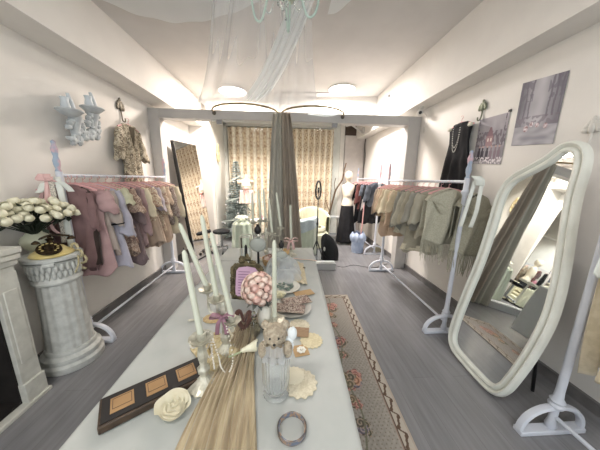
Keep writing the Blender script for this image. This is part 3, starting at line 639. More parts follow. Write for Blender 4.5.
# telephone
t=thing('antique_telephone','cream and brass antique rotary telephone on the white pedestal','telephone',(PC[0]+.05,PC[1]-.05,.925))
YC_=mat('cream_yellow',(222,206,146),.3,c2=(210,190,124)); BRO=mat('dark_bronze',(84,70,52),.35,.7,c2=(56,46,36),sc=60,bump=.3)
bx,by=PC[0]+.045,PC[1]-.045
MB().lathe([(.12,.926),(.125,.935),(.115,.95),(.09,.965),(.07,.985),(0,.99)],(bx,by,0),40,sx=.92,sy=1.0).build('base',YC_,t)
M=rot('Y',.45)@rot('X',.3)
dl=MB().lathe([(0,.018),(.02,.02),(.022,.012),(.062,.01),(.066,0),(0,-.01)],(bx+.04,by-.055,.985),30,M=M).build('dial',BRO,t)
q=MB()
for k in range(10): a=2*PI*k/12; p=M@Vector((.044*math.cos(a),.044*math.sin(a),.014)); q.blob((bx+.04+p.x,by-.055+p.y,.985+p.z),(.008,.008,.004),5)
q.build('finger_hole',YC_,dl)
MB().lathe([(.03,.98),(.022,1.0),(.016,1.02),(.026,1.035),(.012,1.045),(.014,1.06),(0,1.065)],(bx-.03,by+.03,0),18).build('cradle',BRO,t)
q=MB(); hp=smoothpts([(bx-.09,by-.01,1.03),(bx-.03,by+.04,1.062),(bx+.05,by+.10,1.045)],6); q.tube(hp,.008,8); q.lathe([(.010,0),(.024,-.015),(.026,-.025),(0,-.036)],(bx-.09,by-.01,1.035),16); q.lathe([(.010,0),(.024,-.015),(.026,-.025),(0,-.026)],(bx+.055,by+.103,1.045),16); q.build('handset',BRO,t)
q=MB(); q.tube([(bx+.07+.05*math.cos(k*.7)*(1+.02*k)*.6+.03,by+.06+.012*k*.2,.96+.045*math.sin(k*.7)-.006*k) for k in range(26)],.009,7); q.tube(smoothpts([(bx+.12,by+.06,.9),(bx+.14,by+.03,.84),(bx+.13,by-.0,.78)]),.005,6); q.build('cord',mat('cream_rope',(206,196,160),.9,c2=(170,158,124),sc=90),t)
# vase + white flowers
vx,vy,vz=-1.868,1.735,.925
VASEM=mat('celadon_glaze',(206,208,186),.2,c2=(196,198,176))
MB().lathe([(.04,vz),(.05,vz+.01),(.045,vz+.02),(.075,vz+.055),(.088,vz+.09),(.08,vz+.125),(.05,vz+.15),(.045,vz+.165),(.06,vz+.185),(.055,vz+.185),(.04,vz+.168),(.04,vz+.15)],(vx,vy,0),36).build('flower_vase',VASEM)
tag(bpy.data.objects['flower_vase'],'pale celadon vase with white flowers behind the antique telephone','vase')
def rose_mesh(m,r=1.,n=3,loc=None,open_=0.):
    q=MB(); q.blob((0,0,.06*r),(r*.62,r*.62,r*.66),7)
    rr=random.Random(5)
    for L_,k in ((0,3),(1,4),(2,5))[:n]:
        for j in range(k):
            a=2*PI*(j+.5*L_)/k+rr.random()*.3; R=r*(.66+.15*L_)
            def f(u,v,a=a,R=R,L_=L_,k=k):
                b_=(u-.5)*2*PI/k*1.45; el=-1.1+v*(2.35-L_*(.28+open_)); rad=R*(1-.10*(2*u-1)**2*v+.02*math.sin(u*6))
                c=max(0,v-.8)*.5*r*(.3+L_*.35)
                return ((rad*math.cos(el)+c)*math.cos(a+b_),(rad*math.cos(el)+c)*math.sin(a+b_),rad*math.sin(el)*.95)
            q.grid(f,6,8)
    return q
vy-=.05; vx+=.05
def ruffle_rose(r):
    q=MB(); T=4.6*2*PI
    def f(u,v):
        th=u*T; rho=.06+.80*(u**.85); w_=.10+.25*u
        R_=rho*(1+.0)+.26*v*u+.05*math.sin(4.3*th)*v; z=.16+.34*(1-rho)**.7*1.0+(v-.75)*(.34-.12*u)+.07*math.sin(5.1*th+1)*v
        return (r*R_*math.cos(th),r*R_*math.sin(th),r*z)
    q.grid(f,260,5); q.lathe([(0,-.05*r),(.8*r,0),(.6*r,.2*r),(0,.3*r)],(0,0,0),20); return q
t=thing('white_rose_bouquet' ,'large bunch of creamy white roses in the celadon vase','bouquet',(vx,vy,vz+.20))
WF=mat('cream_petal',(238,236,214),.7,c2=(226,222,196),sc=20)
q=rose_mesh(WF,.031); first=q.build('rose_bloom',WF,t,local=True,auto=False)
r=random.Random(11); sp=[]
tries=0
while len(sp)<64 and tries<6000:
    tries+=1; a=r.uniform(0,2*PI); rad=math.sqrt(r.random()); x=.27*rad*math.cos(a)*.72; y=.30*rad*math.sin(a); z=.055+.155*math.sqrt(max(0,1-rad*rad*.92))*r.uniform(.45,1)
    if vx+x<-1.96: continue
    if all((Vector((x,y,z))-s).length>.050 for s in sp): sp.append(Vector((x,y,z)))
q=MB()
for i,s in enumerate(sp):
    o=first if i==0 else first.copy()
    if i: SC.collection.objects.link(o); o.parent=t
    o.location=s; d=Vector((s.x,s.y,s.z*.9-.02)).normalized(); o.rotation_euler=d.to_track_quat('Z','Y').to_euler(); o.scale=(1,)*3 if i%3 else (.85,)*3
    q.tube([s-d*.02,s*.5+Vector((0,0,.0)),(s.x*.05,s.y*.05,-.04)],.0035,5)
q.build('stems',LEAF,t,local=True)
q=MB()
for k in range(130):
    a=r.uniform(0,2*PI); rad=r.uniform(.2,1.05); p=Vector((.17*rad*math.cos(a),.27*rad*math.sin(a),.0+.15*r.random()*(1.05-rad*.6)+.02)); ax=Vector((r.uniform(-1,1),r.uniform(-1,1),r.uniform(-.4,.8))).normalized(); sd=ax.cross(Vector((0,0,1))).normalized()*.018
    if vx+p.x<-1.96: continue
    q.add([p,p+ax*.03+sd,p+ax*.065,p+ax*.03-sd],[(0,1,2,3)])
q.build('leaves',LEAF,t,local=True)

# ================================================================== BIG MIRROR
O=Vector((1.475,1.40,0.004)); n_=Vector((-.98665,.05598,.15295)); w_=Vector((.1527,-.00866,.98823)); u_=Vector((.05665,.99839,0))
OUT=[(-0.06,1.768),(0.0,1.766),(0.045,1.735),(0.09,1.69),(0.185,1.63),(0.261,1.585),(0.318,1.525),(0.35,1.44),(0.355,1.34),(0.345,1.174),(0.34,0.86),(0.362,0.507),(0.370,0.235),(0.346,0.09),(0.265,0.015),(0.128,0.0),(0.0,0.0),(-0.114,0.007),(-0.185,0.037),(-0.23,0.099),(-0.26,0.20),(-0.298,0.438),(-0.315,0.674),(-0.303,0.852),(-0.274,1.027),(-0.238,1.198),(-0.212,1.32),(-0.188,1.46),(-0.175,1.595),(-0.155,1.68),(-0.115,1.74)]
P=[(p.x,p.y) for p in smoothpts([(a,b,0) for a,b in OUT],4,True)]
def offs(P,d):
    k=len(P);o=[]
    for i in range(k):
        a=Vector(P[i-3]);b_=Vector(P[(i+3)%k]); t=(b_-a).normalized(); nn=Vector((t.y,-t.x)); o.append((P[i][0]+nn.x*d,P[i][1]+nn.y*d))
    return o
area2=sum(P[i-1][0]*P[i][1]-P[i][0]*P[i-1][1] for i in range(len(P))); sg=1 if area2<0 else -1
def mp3(a,b,h): return O+u_*a+w_*b+n_*h
t=thing('floor_mirror','tall white wavy-framed floor mirror leaning on the right wall','mirror',O)
prof=[(0,-.01),(-.0,.012),(.006,.026),(.018,.032),(.027,.026),(.031,.016),(.036,.012),(.042,.022),(.054,.03),(.066,.026),(.072,.014),(.074,.0),(.072,-.01)]
q=MB(); k=len(P); vs=[]
for d,h in prof: vs+=[mp3(a,b,h) for a,b in offs(P,sg*d)]
fs=[(i*k+j,i*k+(j+1)%k,(i+1)*k+(j+1)%k,(i+1)*k+j) for i in range(len(prof)-1) for j in range(k)]; fs+=[((len(prof)-1)*k+j,(len(prof)-1)*k+(j+1)%k,(j+1)%k,j) for j in range(k)]
q.add(vs,fs); q.build('frame',MIRF,t)
q=MB(); q.prism(offs(P,sg*.068),lambda a,b,h:mp3(a,b,h),.004); q.build('mirror_glass',MIR,t,smooth=False)
q=MB(); q.prism(offs(P,sg*.01),lambda a,b,h:mp3(a,b,h-.018),.006); q.build('backing',mat('backing_board',(90,80,72),.8),t,smooth=False)
for a in(-.12,.2): p=mp3(a,1.1,-.02); MB().tube([p,(p.x+.14,p.y,.012)],.011,8).build('support_leg',BLKM,t)

# cream scarf on near right rack
q=MB()
def f(u,v):
    return (1.515+.13*v+.22*u+.015*math.sin(v*5),.965-.03*u+.018*math.sin(u*14+v*2),1.50-1.04*v+.10*u*v+.03*math.sin(PI*u)*(1-v))
q.grid(f,40,50); tag(q.build('cream_scarf',mat('cream_muslin',(226,216,194),.9,c2=(214,204,180),sc=30),solid=.003,auto=False),'long cream muslin scarf hanging from the rack at the right edge','scarf')
q=MB(); q.grid(lambda u,v:(1.50+.04*u+.01*math.sin(v*5)-.03*v,.925,1.44-.36*v-.03*u),4,30); tag(q.build('cream_ribbon',WR,solid=.002,auto=False),'short cream ribbon hanging beside the scarf at the right edge','ribbon')
garment('hanging_dress','cream dress on the near right rack behind the scarf','dress',(1.66,.80,1.487),0,m=CRM,L=.95,hem=.18,w=.15,sl=(.3,.04,.05,.02),seed=61,group=Gr)

# ================================================================== TABLE
TX0,TX1,TY0,TY1=-.635,.245,.05,2.40
t=thing('display_table','long display table under the white cloth','table',((TX0+TX1)/2,1.2,0))
boxr(TX0+.02,.185,TY0+.02,TY1-.02,.715,.745).build('tabletop',PWH,t,bevel=.004)
for x in(TX0+.08,.13):
    for y in(TY0+.1,TY1-.1): boxr(x-.025,x+.025,y-.025,y+.025,0,.715).build('leg',WHITE,t)
def ex(y): return .196+.036*y
def cloth(name,lab,y0,y1,z,drop,seed):
    # perimeter-skirted cloth: u around width incl. drops
    W=TX1-TX0; L=y1-y0; nu=72; nv=int(L/.02)
    def f(u,v):
        y=y0+L*v; W=ex(y)-TX0; s=(u*(W+2*drop))-drop; TX1=ex(y)
        wr=.003*mn.noise(Vector((s*6,y*6,seed)))+.005*max(0,1-abs(math.sin(y*6+s*10+2*mn.noise(Vector((s*2,y*2,seed)))))*7)
        if s<0: dd=-s; return (TX0-.006-.012*math.sin(y*22+seed)*min(1,dd*4)-.05*dd,y,z-dd)
        if s>W: dd=s-W; return (TX1+.006+.016*math.sin(y*20+seed)*min(1,dd*4)+.06*dd,y,z-dd)
        return (TX0+s,y,z+wr)
    q=MB(); q.grid(f,nu*2,nv); 
    if y1>=TY1: q.grid(lambda u,v:(TX0+(ex(y1)-TX0)*u,y1+.005+.012*math.sin(u*26)*v,z-drop*v),60,16)
    else: q.grid(lambda u,v:(TX0+(ex(y0)-TX0)*u,y0-.003,z-.2*v),10,3)
    return tag(q.build(name,CLOTH,solid=.002,auto=False),lab,'tablecloth','white tablecloths')
cloth('tablecloth','main white tablecloth covering the near part of the display table',TY0,2.02,.7485,.62,1)
cloth('tablecloth','second white tablecloth on the far end of the display table',2.0,TY1,.7515,.6,4)
q=MB(); q.grid(lambda u,v:(.28-.56*u,1.985+.12*u-.02*v+.02*math.sin(u*5),.7575+.002*math.sin(u*20)),40,3); tag(q.build('peach_ribbon',mat('peach_satin',(230,206,192),.5),solid=.0015),'thin peach ribbon lying across the far end of the table','ribbon')
TZ=.752
# rug
def rugc(u,v):
    x=u*.53; y=v*2.42; n=mn.noise(Vector((x*60,y*60,0)))
    base=(168,162,153); c=mix(base,(150,145,137),.5+n)
    ex=min(x,.53-x); ey=min(y,2.42-y); e=min(ex,ey)
    if e<.012: return (176,164,152)
    if e<.075:
        k=y if ex<=ey else x
        if .068<e: return (84,68,58)
        w2=.0435+.014*math.sin(k*2*PI/.11)+.006*math.sin(k*4*PI/.11); d=abs(e-w2)
        if d<.0075: return (92,72,60)
        q2=(k%.055)-.0275
        if math.hypot(q2,e-.0435+ .012*math.sin(k*2*PI/.11+PI))<.012: return (104,84,70)
        return (184,176,164)
    if e<.082: return (150,128,116)
    # dots lattice
    if math.hypot(((x+.5*.03*(int(y/.02)%2))%.03)-.015,(y%.02)-.01)<.0042: c=(132,118,108)
    cx=.235
    for (py,R,k) in FLW:
        dy=y-py
        if abs(dy)<R*1.7:
            for (ox,oy,rr,col) in k:
                dx=x-cx-ox; d=math.hypot(dx,dy-oy); th=math.atan2(dy-oy,dx)
                if d<rr*(1+.18*math.cos(5*th)):
                    s=math.sin(d/rr*9+th*1.0); c=mix(col,(214,180,166) if s>.3 else (92,64,60),.55 if s>.3 else .5*(s<-.5)); 
    d=abs(x-cx-.03*math.sin(y*9)); 
    if d<.006 and e>.09: c=mix(c,(110,112,92),.8)
    return c
rr=random.Random(21); FLW=[]; y=.14
while y<2.35:
    big=int(y*10)%5<2; R=.105 if big else .06; cols=[(176,120,112),(150,96,92),(106,112,128),(120,118,92),(188,140,110),(96,100,86)]
    k=[(rr.uniform(-.06,.06)*(1 if big else .6),rr.uniform(-.06,.06)*(1 if big else .5),(.04 if big else .034)*rr.uniform(.6,1),(92,98,78)) for _ in range(12 if big else 7)]
    k+=[(rr.uniform(-.06,.06)*(1 if big else .5),rr.uniform(-.06,.06)*(1 if big else .5),(.044 if big else .03)*rr.uniform(.7,1.1),rr.choice(cols)) for _ in range(16 if big else 7)]
    if not big: 
        a=rr.choice(cols); k=k[:5]+[(0,0,.036,a),(0.0,0,.018,(206,180,150))]+k[7:9]
    FLW.append((y,R+.05,k)); y+=.25 if big else .165
q=MB(); q.grid(lambda u,v:(.20+.0325*(.28+2.42*v)+.515*u,.28+2.42*v,.007+.001*mn.noise(Vector((u*5,v*20,0)))),150,690,col=rugc)
tag(q.build('runner_rug',VCF,solid=.006,auto=False),'floral runner rug with scrolled brown border beside the table','rug')

# ---- candle holders and candles
def candle(b,tp,lab,r=.0105,g='ivory taper candles'):
    b=Vector(b);tp=Vector(tp); q=MB(); L=(tp-b).length; d=(tp-b)/L
    q.tube([b,b+d*L*.5,b+d*(L-.02),b+d*(L-.006),tp],[r,r*.93,r*.82,r*.6,r*.2],14)
    t=thing('taper_candle',lab,'candle',b,0,g); q.build('wax',WAX,t); MB().tube([tp-d*.002,tp+d*.008],.0012,5).build('wick',BLKM,t); return t
def stick(x,y,zc,lab,pan=.04,tilt=0,gl=SILV,grp='candlesticks on the table'):
    t=thing('candlestick',lab,'candlestick',(x,y,TZ),0,grp); h=zc-TZ
    MB().lathe([(.055,0),(.056,.006),(.045,.014),(.022,.028),(.014,.04)],(x,y,TZ),40,ridge=.06,rn=14).build('foot',gl,t)
    if h>.07: MB().lathe([(.013,.035),(.012,h*.25),(.02,h*.3),(.022,h*.36),(.012,h*.42),(.013,h*.5),(.018,h*.62),(.014,h*.75),(.012,h-.03),(.016,h-.02)],(x,y,TZ),20,ridge=.08,rn=6).build('stem',gl,t)
    MB().lathe([(.014,h-.022),(.03,h-.018),(pan,h-.006),(pan+.002,h-.002),(pan-.006,h-.006),(.016,h-.012)],(x,y,TZ),32,ridge=.03,rn=10).build('drip_pan',gl,t)
    MB().lathe([(.014,h-.016),(.0155,h),(.0165,h+.016),(.0125,h+.016),(.012,h-.004),(0,h-.006)],(x,y,TZ),18).build('cup',gl,t)
    return t
stick(-.300,.716,.952,'pearl-draped silver candlestick nearest the dark wooden box')
candle((-.300,.716,.95),(-.332,.716,1.27),'ivory taper candle in the pearl-draped candlestick by the wooden box')
q=MB(); r=random.Random(8)
for s in range(4):
    a0=r.uniform(0,6); a1=a0+r.uniform(1.2,2.4); L=.05+.03*s
    for k in range(22):
        v=k/21; a=a0+(a1-a0)*v; q.blob((-.300+.036*math.cos(a),.716+.036*math.sin(a),.945-L*math.sin(PI*v)),.0032,5)
P2=smoothpts([(-.262,.72,.94),(-.25,.735,.85),(-.245,.74,.80),(-.225,.75,.762),(-.20,.74,.84),(-.235,.80,.93)],8)
for p in P2: q.blob(p,.0032,5)
tag(q.build('pearl_string',MATS['pearl']),'string of small pearls looped over the nearest candlestick','pearls')
# three arm candelabrum
def candelabrum(x,y,lab,arms,hub,scale=1.):
    t=thing('candelabrum',lab,'candelabrum',(x,y,TZ),0,'silver candelabra'); h=hub-TZ
    MB().lathe([(.06,0),(.062,.006),(.05,.016),(.026,.03),(.014,.05)],(x,y,TZ),48,ridge=.07,rn=16).build('foot',SILV,t)
    MB().lathe([(.013,.045),(.012,.06),(.02,.075),(.021,.09),(.011,.10),(.012,h*.6),(.017,h*.7),(.012,h*.8),(.016,h*.93),(.01,h),(0,h+.004)],(x,y,TZ),20,ridge=.08,rn=6).build('stem',SILV,t)
    for (ax,ay,az) in arms:
        a=MB().tube(smoothpts([(x,y,hub-.03),(x+(ax-x)*.45,y+(ay-y)*.45,hub-.065),(x+(ax-x)*.95,y+(ay-y)*.95,min(az,hub)-.06),(ax,ay,az-.02)]),.0055,8).build('arm',SILV,t)
        MB().lathe([(.008,-.022),(.024,-.018),(.034,-.008),(.035,-.004),(.012,-.012)],(ax,ay,az),26,ridge=.04,rn=8).build('drip_pan',SILV,a)
        MB().lathe([(.012,-.014),(.0145,0),(.0155,.014),(.012,.014),(.0115,-.004),(0,-.006)],(ax,ay,az),16).build('cup',SILV,a)
candelabrum(-.262,.865,'three-armed silver candelabrum in the middle of the table front',[(-.335,.90,1.045),(-.285,.86,1.02),(-.222,.84,.935)],1.00)
candle((-.335,.90,1.045),(-.425,.90,1.322),'ivory taper candle leaning far left in the three-armed candelabrum')
candle((-.285,.86,1.02),(-.322,.86,1.362),'tallest upright ivory candle in the middle arm of the candelabrum')
candle((-.222,.84,.935),(-.284,.84,1.30),'ivory candle in the lowest right arm of the three-armed candelabrum')
stick(-.059,1.0,.823,'low silver candle dish right of the pink rose bouquet',pan=.05)
candle((-.059,1.0,.822),(-.057,1.0,1.226),'single ivory taper candle right of the pink rose bouquet',r=.012)
candelabrum(-.19,2.02,'five-armed silver candelabrum at the far end of the table',[(-.055,1.98,1.075),(-.13,1.95,1.03),(-.195,2.06,1.13),(-.245,2.10,1.12),(-.305,2.02,1.12)],1.06)
for b_,tp,l in (((-.055,1.98,1.075),(-.092,1.98,1.385),'right-leaning far candle beside the taupe drape, far candelabrum'),((-.13,1.95,1.03),(-.157,1.95,1.34),'front candle of the far candelabrum, lowest base'),((-.195,2.06,1.13),(-.212,2.06,1.41),'central candle of the far candelabrum'),((-.245,2.10,1.12),(-.262,2.10,1.40),'candle left of centre in the far candelabrum'),((-.305,2.02,1.12),(-.306,2.02,1.38),'leftmost candle of the far candelabrum')): candle(b_,tp,l,r=.011)
stick(.045,2.14,.90,'small silver candlestick at the far end beside the pink bow')
candle((.045,2.14,.90),(.032,2.14,1.26),'single ivory candle at the far right end of the table',r=.012)

# ---- wooden display box with three tan plates
t=thing('wooden_plaque_box','dark wooden box with three square tan plates on the near left of the table','box',(-.455,.69,TZ),math.atan2(.18,.262)-.0)
WD=mat('dark_walnut',(74,58,44),.5,c2=(56,44,34),sc=12,stretch=(2,14,2)); BF=mat('matte_black_board',(38,36,36),.6); TAN=mat('tan_leather',(160,128,90),.6,c2=(146,114,78))
B((0,0,.013),(.31,.115,.026)).build('wooden_body',WD,t,local=True,bevel=.004)
B((0,0,.0275),(.295,.10,.003)).build('black_face',BF,t,local=True)
for x in(-.095,0,.095): 
    o=B((x,0,.030),(.062,.062,.002)).build('tan_plate',TAN,t,local=True,bevel=.002)
    q=MB()
    for a,b_,c,d in((0,.024,.05,.0012),(0,-.016,.05,.0012),(.0245,.004,.0012,.04),(-.0245,.004,.0012,.04)): q.box((x+a,b_,.0314),(c,d,.0006))
    q.build('border_line',BF,o,local=True)
# white fabric rose on table
q=ruffle_rose(.05); o=q.build('fabric_rose',mat('ivory_silk',(232,228,208),.6,c2=(222,216,194)),loc=(0,0,0),auto=False); o.location=(-.366,.622,TZ+.012); o.rotation_euler=(.12,.1,0); tag(o,'ivory fabric rose lying against the dark wooden box','fabric rose')

# ---- beige silk drape
SILK=mat('champagne_silk',(182,168,138),.5,c2=(156,140,112),sc=5,stretch=(14,1.0,2),contrast=(.4,.6),sheen=.3)
def sf(u,v):
    y=1.10-.98*v; c=-.195-.02*math.sin(v*3.2)+.03*v; hw=.045+.085*min(1,v*1.35)**1.3+.0*v; 
    x=c+hw*(2*u-1)+.02*mn.noise(Vector((v*3,u*2,0)))*v
    z=TZ+.004+.012*(1-abs(2*u-1)**3)+.012*abs(math.sin(u*15+v*2.4+5*mn.noise(Vector((u*2.2,v*1.6,3)))))+.004*math.sin(u*70+v*5)+.02*math.exp(-((v-.05)/.1)**2)
    if abs(2*u-1)>.97: z=TZ+.003
    return (x,y,z)
q=MB(); q.grid(sf,140,90); tag(q.build('silk_drape',SILK,solid=.0015,auto=False),'champagne beige silk cloth spread down the middle of the near table','cloth')
q=MB(); 
def sf2(u,v):
    x=-.40+.19*u+.03*math.sin(v*7); y=.775+.20*v+.025*math.sin(u*8)
    return (x,y,TZ+.003+(.028*abs(math.sin(u*7+v*4+2*mn.noise(Vector((u*3,v*3,2)))))+.010*abs(math.sin(u*17-v*13)))*min(1,6*u*(1-u))*min(1,6*v*(1-v)))
q.grid(sf2,60,60); tag(q.build('lace_scarf',mat('old_lace',(206,194,160),.85,c2=(180,164,126),sc=60),solid=.002,auto=False),'crumpled yellow-beige lace scarf around the foot of the candlestick','scarf')

# ---- ornate picture frame
t=thing('ornate_frame','antique gold frame with lilac card behind the pink roses','picture frame',(-.25,1.30,TZ),-.10)
TM=rot('X',-.20)
def fr(x,z,y=0): p=TM@Vector((x,y,z)); return p
q=MB(); 
for k in range(2):
    ln=[fr(-.072+.01*k,.012+.01*k),fr(.072-.01*k,.012+.01*k),fr(.072-.01*k,.185-.01*k),fr(.045,.21-.01*k),fr(0,.218-.01*k),fr(-.045,.21-.01*k),fr(-.072+.01*k,.185-.01*k)]
    q.tube(ln,.0085-.003*k,8,closed=True)
r=random.Random(2)
for k in range(46):
    s=k/46*2*PI; x=.078*math.cos(s); z=.115+.112*math.sin(s); x=max(-.076,min(.076,x*1.35)); z=max(.012,min(.212,z)); q.blob(fr(x,z),(.009+.004*r.random(),.007,.009+.004*r.random()),5,.4)
for k in range(16): q.blob(fr(r.uniform(-.035,.035),.222+r.uniform(0,.032)),(.012,.007,.012),6,.4)
q.blob(fr(0,.262),(.01,.007,.018),6,.3); q.build('gold_moulding',GOLD,t,local=True)
q=MB(); q.prism([(-.066,.016),(.066,.016),(.066,.18),(.042,.202),(0,.208),(-.042,.202),(-.066,.18)],lambda a,b,h:fr(a,b,h),.004); t.scale=(1.2,1,1.06); cd_=q.build('lilac_card',mat('lilac_card',(206,172,200),.6,c2=(196,160,190)),t,local=True,smooth=False)
q=MB()
for k in range(9): q.add([fr(-.045,.04+.016*k,-.001),fr(.045-.015*(k%3),.04+.016*k,-.001),fr(.045-.015*(k%3),.0435+.016*k,-.001),fr(-.045,.0435+.016*k,-.001)],[(0,1,2,3)])
q.build('handwritten_line',mat('dark_ink',(120,84,118),.6),cd_,local=True)
q=MB(); q.tube([fr(0,.13,.006),(0,.10,.004)],.004,6); q.build('easel_leg',GOLD,t,local=True)

# ---- pink rose bouquet in white vase
bx,by=-.135,1.05
MB().lathe([(.028,TZ),(.036,TZ+.006),(.044,TZ+.05),(.04,TZ+.09),(.03,TZ+.115),(.036,TZ+.13),(.03,TZ+.13),(.025,TZ+.115)],(bx+.03,by+.0,0),30).build('white_vase',mat('white_china',(224,222,212),.2))
tag(bpy.data.objects['white_vase'],'small white china vase holding the pink rose bouquet','vase')
t=thing('pink_rose_bouquet','tight ball of pale pink roses in a small white vase behind the silk cloth','bouquet',(bx,by,TZ+.12))
PKP=mat('blush_petal',(240,222,210),.7,c2=(236,208,198),sc=25); PKD=mat('pink_petal',(232,198,188),.7,c2=(224,184,176),sc=25)
ros=[rose_mesh(PKP,.0205).build('rose_bloom',PKP,t,local=True,auto=False),rose_mesh(PKD,.0205).build('rose_bloom',PKD,t,local=True,auto=False)]
cc=Vector((0-.005,-.0,.085)); used=[0,0]; n=46
for i in range(n):
    z=1-1.55*(i+.5)/n; a=i*2.39996; d=Vector((math.sqrt(max(0,1-z*z))*math.cos(a),math.sqrt(max(0,1-z*z))*math.sin(a),z)); w2=(i*7)%3==0
    o=ros[w2]
    if used[w2]: o=o.copy(); SC.collection.objects.link(o); o.parent=t
    used[w2]=1; o.location=cc+d*.074*(1.0); o.rotation_euler=d.to_track_quat('Z','Y').to_euler(); o.scale=(1+.12*math.sin(i*3),)*3
q=MB(); q.blob(cc,.055,8); q.build('foam_core',mat('moss',(120,110,92),.9),t,local=True)
q=MB()
for k in range(9): a=2*PI*k/9; q.tube([cc+Vector((.03*math.cos(a),.03*math.sin(a),-.04)),Vector((.03+.012*math.cos(a),.012*math.sin(a),-.05))],.003,5)
q.build('stems',LEAF,t,local=True)
q=MB()
for k in range(10):
    a=2*PI*k/10; d=Vector((math.cos(a),math.sin(a),0)); p=cc+Vector((0,0,-.05)); sd=Vector((-d.y,d.x,0))*.014
    q.add([p+d*.02,p+d*.045+sd+Vector((0,0,-.01)),p+d*.07+Vector((0,0,-.03)),p+d*.045-sd+Vector((0,0,-.01))],[(0,1,2,3)])
q.build('leaves',mat('grey_leaf',(120,126,120),.6),t,local=True)

# ---- crystal vase with plush bear
vx,vy=-.036,.672
t=thing('crystal_vase','tall cut-crystal vase holding a plush bear at the near table','vase',(vx,vy,TZ))
prof=[(.042,0),(.046,.006),(.034,.014),(.034,.02),(.042,.03),(.047,.06),(.047,.11),(.049,.18),(.052,.185)]
MB().lathe(prof+[(.048,.185),(.045,.17),(.042,.11),(.041,.06),(.030,.03),(0,.026)],(vx,vy,TZ),112,ridge=.03,rn=22).build('cut_glass',mat('crystal',(250,252,252),.12,trans=.86,c2=(246,250,250),ior=1.3),t)
PB=mat('plush_taupe',(186,174,154),1.,c2=(160,148,130),sc=70,bump=1.,bsc=150)
q=MB(); z0=TZ+.185
BS=1.16
q.blob((vx,vy,z0-.01),(.038,.036,.045),10,.1,6); q.blob((vx-.002,vy-.012,z0+.062),(.039,.037,.036),10,.12,6); q.blob((vx-.002,vy-.043,z0+.052),(.015,.013,.012),7)
for d in(-1,1): q.blob((vx+d*.033,vy-.006,z0+.092),(.015,.010,.016),7); q.blob((vx+d*.041,vy-.024,z0+.012),(.016,.019,.030),7)
t=thing('plush_bear','small taupe plush bear sitting in the crystal vase','plush toy',(vx,vy,z0-.05)); q.build('body',PB,t,remesh=.0035)
q=MB(); 
for d in(-1,1): q.blob((vx-.002+d*.014,vy-.0475,z0+.07),.0032,6)
q.blob((vx-.002,vy-.0575,z0+.056),(.005,.004,.004),6); q.build('face_beads',BLKM,t)
q=MB()
q.grid(lambda u,v:(vx+(.040+.014*v+.006*math.sin(20*PI*u))*math.cos(2*PI*u),vy+(.040+.014*v+.006*math.sin(20*PI*u))*math.sin(2*PI*u),z0+.03-.05*v),100,6,wrap=True); q.build('tulle_collar',TULLE,t,auto=False)
q=MB()
for k,(dx,dz,s) in enumerate(((.045,.03,.02),(.055,.06,.022),(.04,.0,.018),(.05,.012,.016))): q.blob((vx+dx,vy-.01,z0+dz),(s*.7,s*.45,s*1.1),8,.25,3)
tag(q.build('white_feather_puff',mat('feather_white',(226,232,234),.9)),'white feather puff tucked beside the plush bear','feather')

# ---- calla lily, bows, bottle, etc.
t=thing('calla_lily','cream fabric calla lily lying left of the crystal vase','flower',(-.16,.83,TZ))
q=MB(); q.grid(lambda u,v:(-.125-.055*v*1.2+.0,.85-.02*v+.022*(1-v*.75)*math.cos(2*PI*u*.85),TZ+.05+.025*(1-v*.75)*math.sin(2*PI*u*.85)-.01*v),16,10); q.build('spathe',WF,t,solid=.0015)
MB().tube(smoothpts([(-.18,.83,TZ+.04),(-.215,.815,TZ+.035),(-.235,.81,TZ+.03)]),.004,6).build('stem',mat('pale_green',(176,186,150),.6),t)
def bow(lab,c,m,s=1.,tail=.08,rz=0,name='satin_bow',lie=False):
    t=thing(name,lab,'bow',c,rz,'bows on the table')
    q=MB()
    for d in(-1,1):
        P_=smoothpts([(0,0,0),(d*.03*s,-.006,.022*s),(d*.058*s,0,.015*s),(d*.062*s,.004,-.006*s),(d*.03*s,.008,-.008*s),(0,.002,0)],4)
        q.grid(lambda u,v,P_=P_:P_[min(len(P_)-1,int(round(v*(len(P_)-1))))]+Vector((0,(u-.5)*.03*s,0)),3,len(P_)-1)
    q.build('loops',m,t,local=True,solid=.002)
    q=MB()
    for d in(-1,1):
        P_=smoothpts([(0,-.004,0),(d*.018*s,-.012,-.03*s),(d*.026*s,-.014,-tail)],5)
        q.grid(lambda u,v,P_=P_:P_[min(len(P_)-1,int(round(v*(len(P_)-1))))]+Vector(((u-.5)*.022*s,.002*u,0)),3,len(P_)-1)
    q.build('tails',m,t,local=True,solid=.002); MB().blob((0,-.004,0),(.009*s,.012*s,.01*s),7).build('knot',m,t,local=True)
bow('mauve satin bow tied on the stem of the three-armed candelabrum',(-.262,.838,.945),mat('mauve_satin',(160,122,138),.5),.75,.07)
bow('dusty pink bow at the far end beside the single candle',(.04,2.105,.92),mat('rose_satin',(206,172,168),.5),1.1,.09)
BV=mat('brown_velvet',(92,62,54),.9,sheen=.4)
t=thing('velvet_bow','dark brown velvet bow standing in front of the pink roses','bow',(-.205,.985,TZ))
q=MB()
for d,h in((-1,.11),(1,.105)):
    q.tube(smoothpts([(-.205,.985,TZ+.035),(-.205+d*.018,.98,TZ+.06),(-.205+d*.032,.985,TZ+h),(-.205+d*.018,.995,TZ+h+.008),(-.205+d*.002,.99,TZ+.07)]),[.012]*17,8,sq=.6)
q.build('loops',BV,t); q=MB()
for d in(-1,1): q.tube(smoothpts([(-.205,.985,TZ+.04),(-.205+d*.02,.975,TZ+.02),(-.205+d*.045,.96,TZ+.012)]),.011,8,sq=.6)
q.build('tails',BV,t)
t=thing('crystal_bottle','small clear crystal bottle between the velvet bow and the vase','bottle',(-.155,.975,TZ))
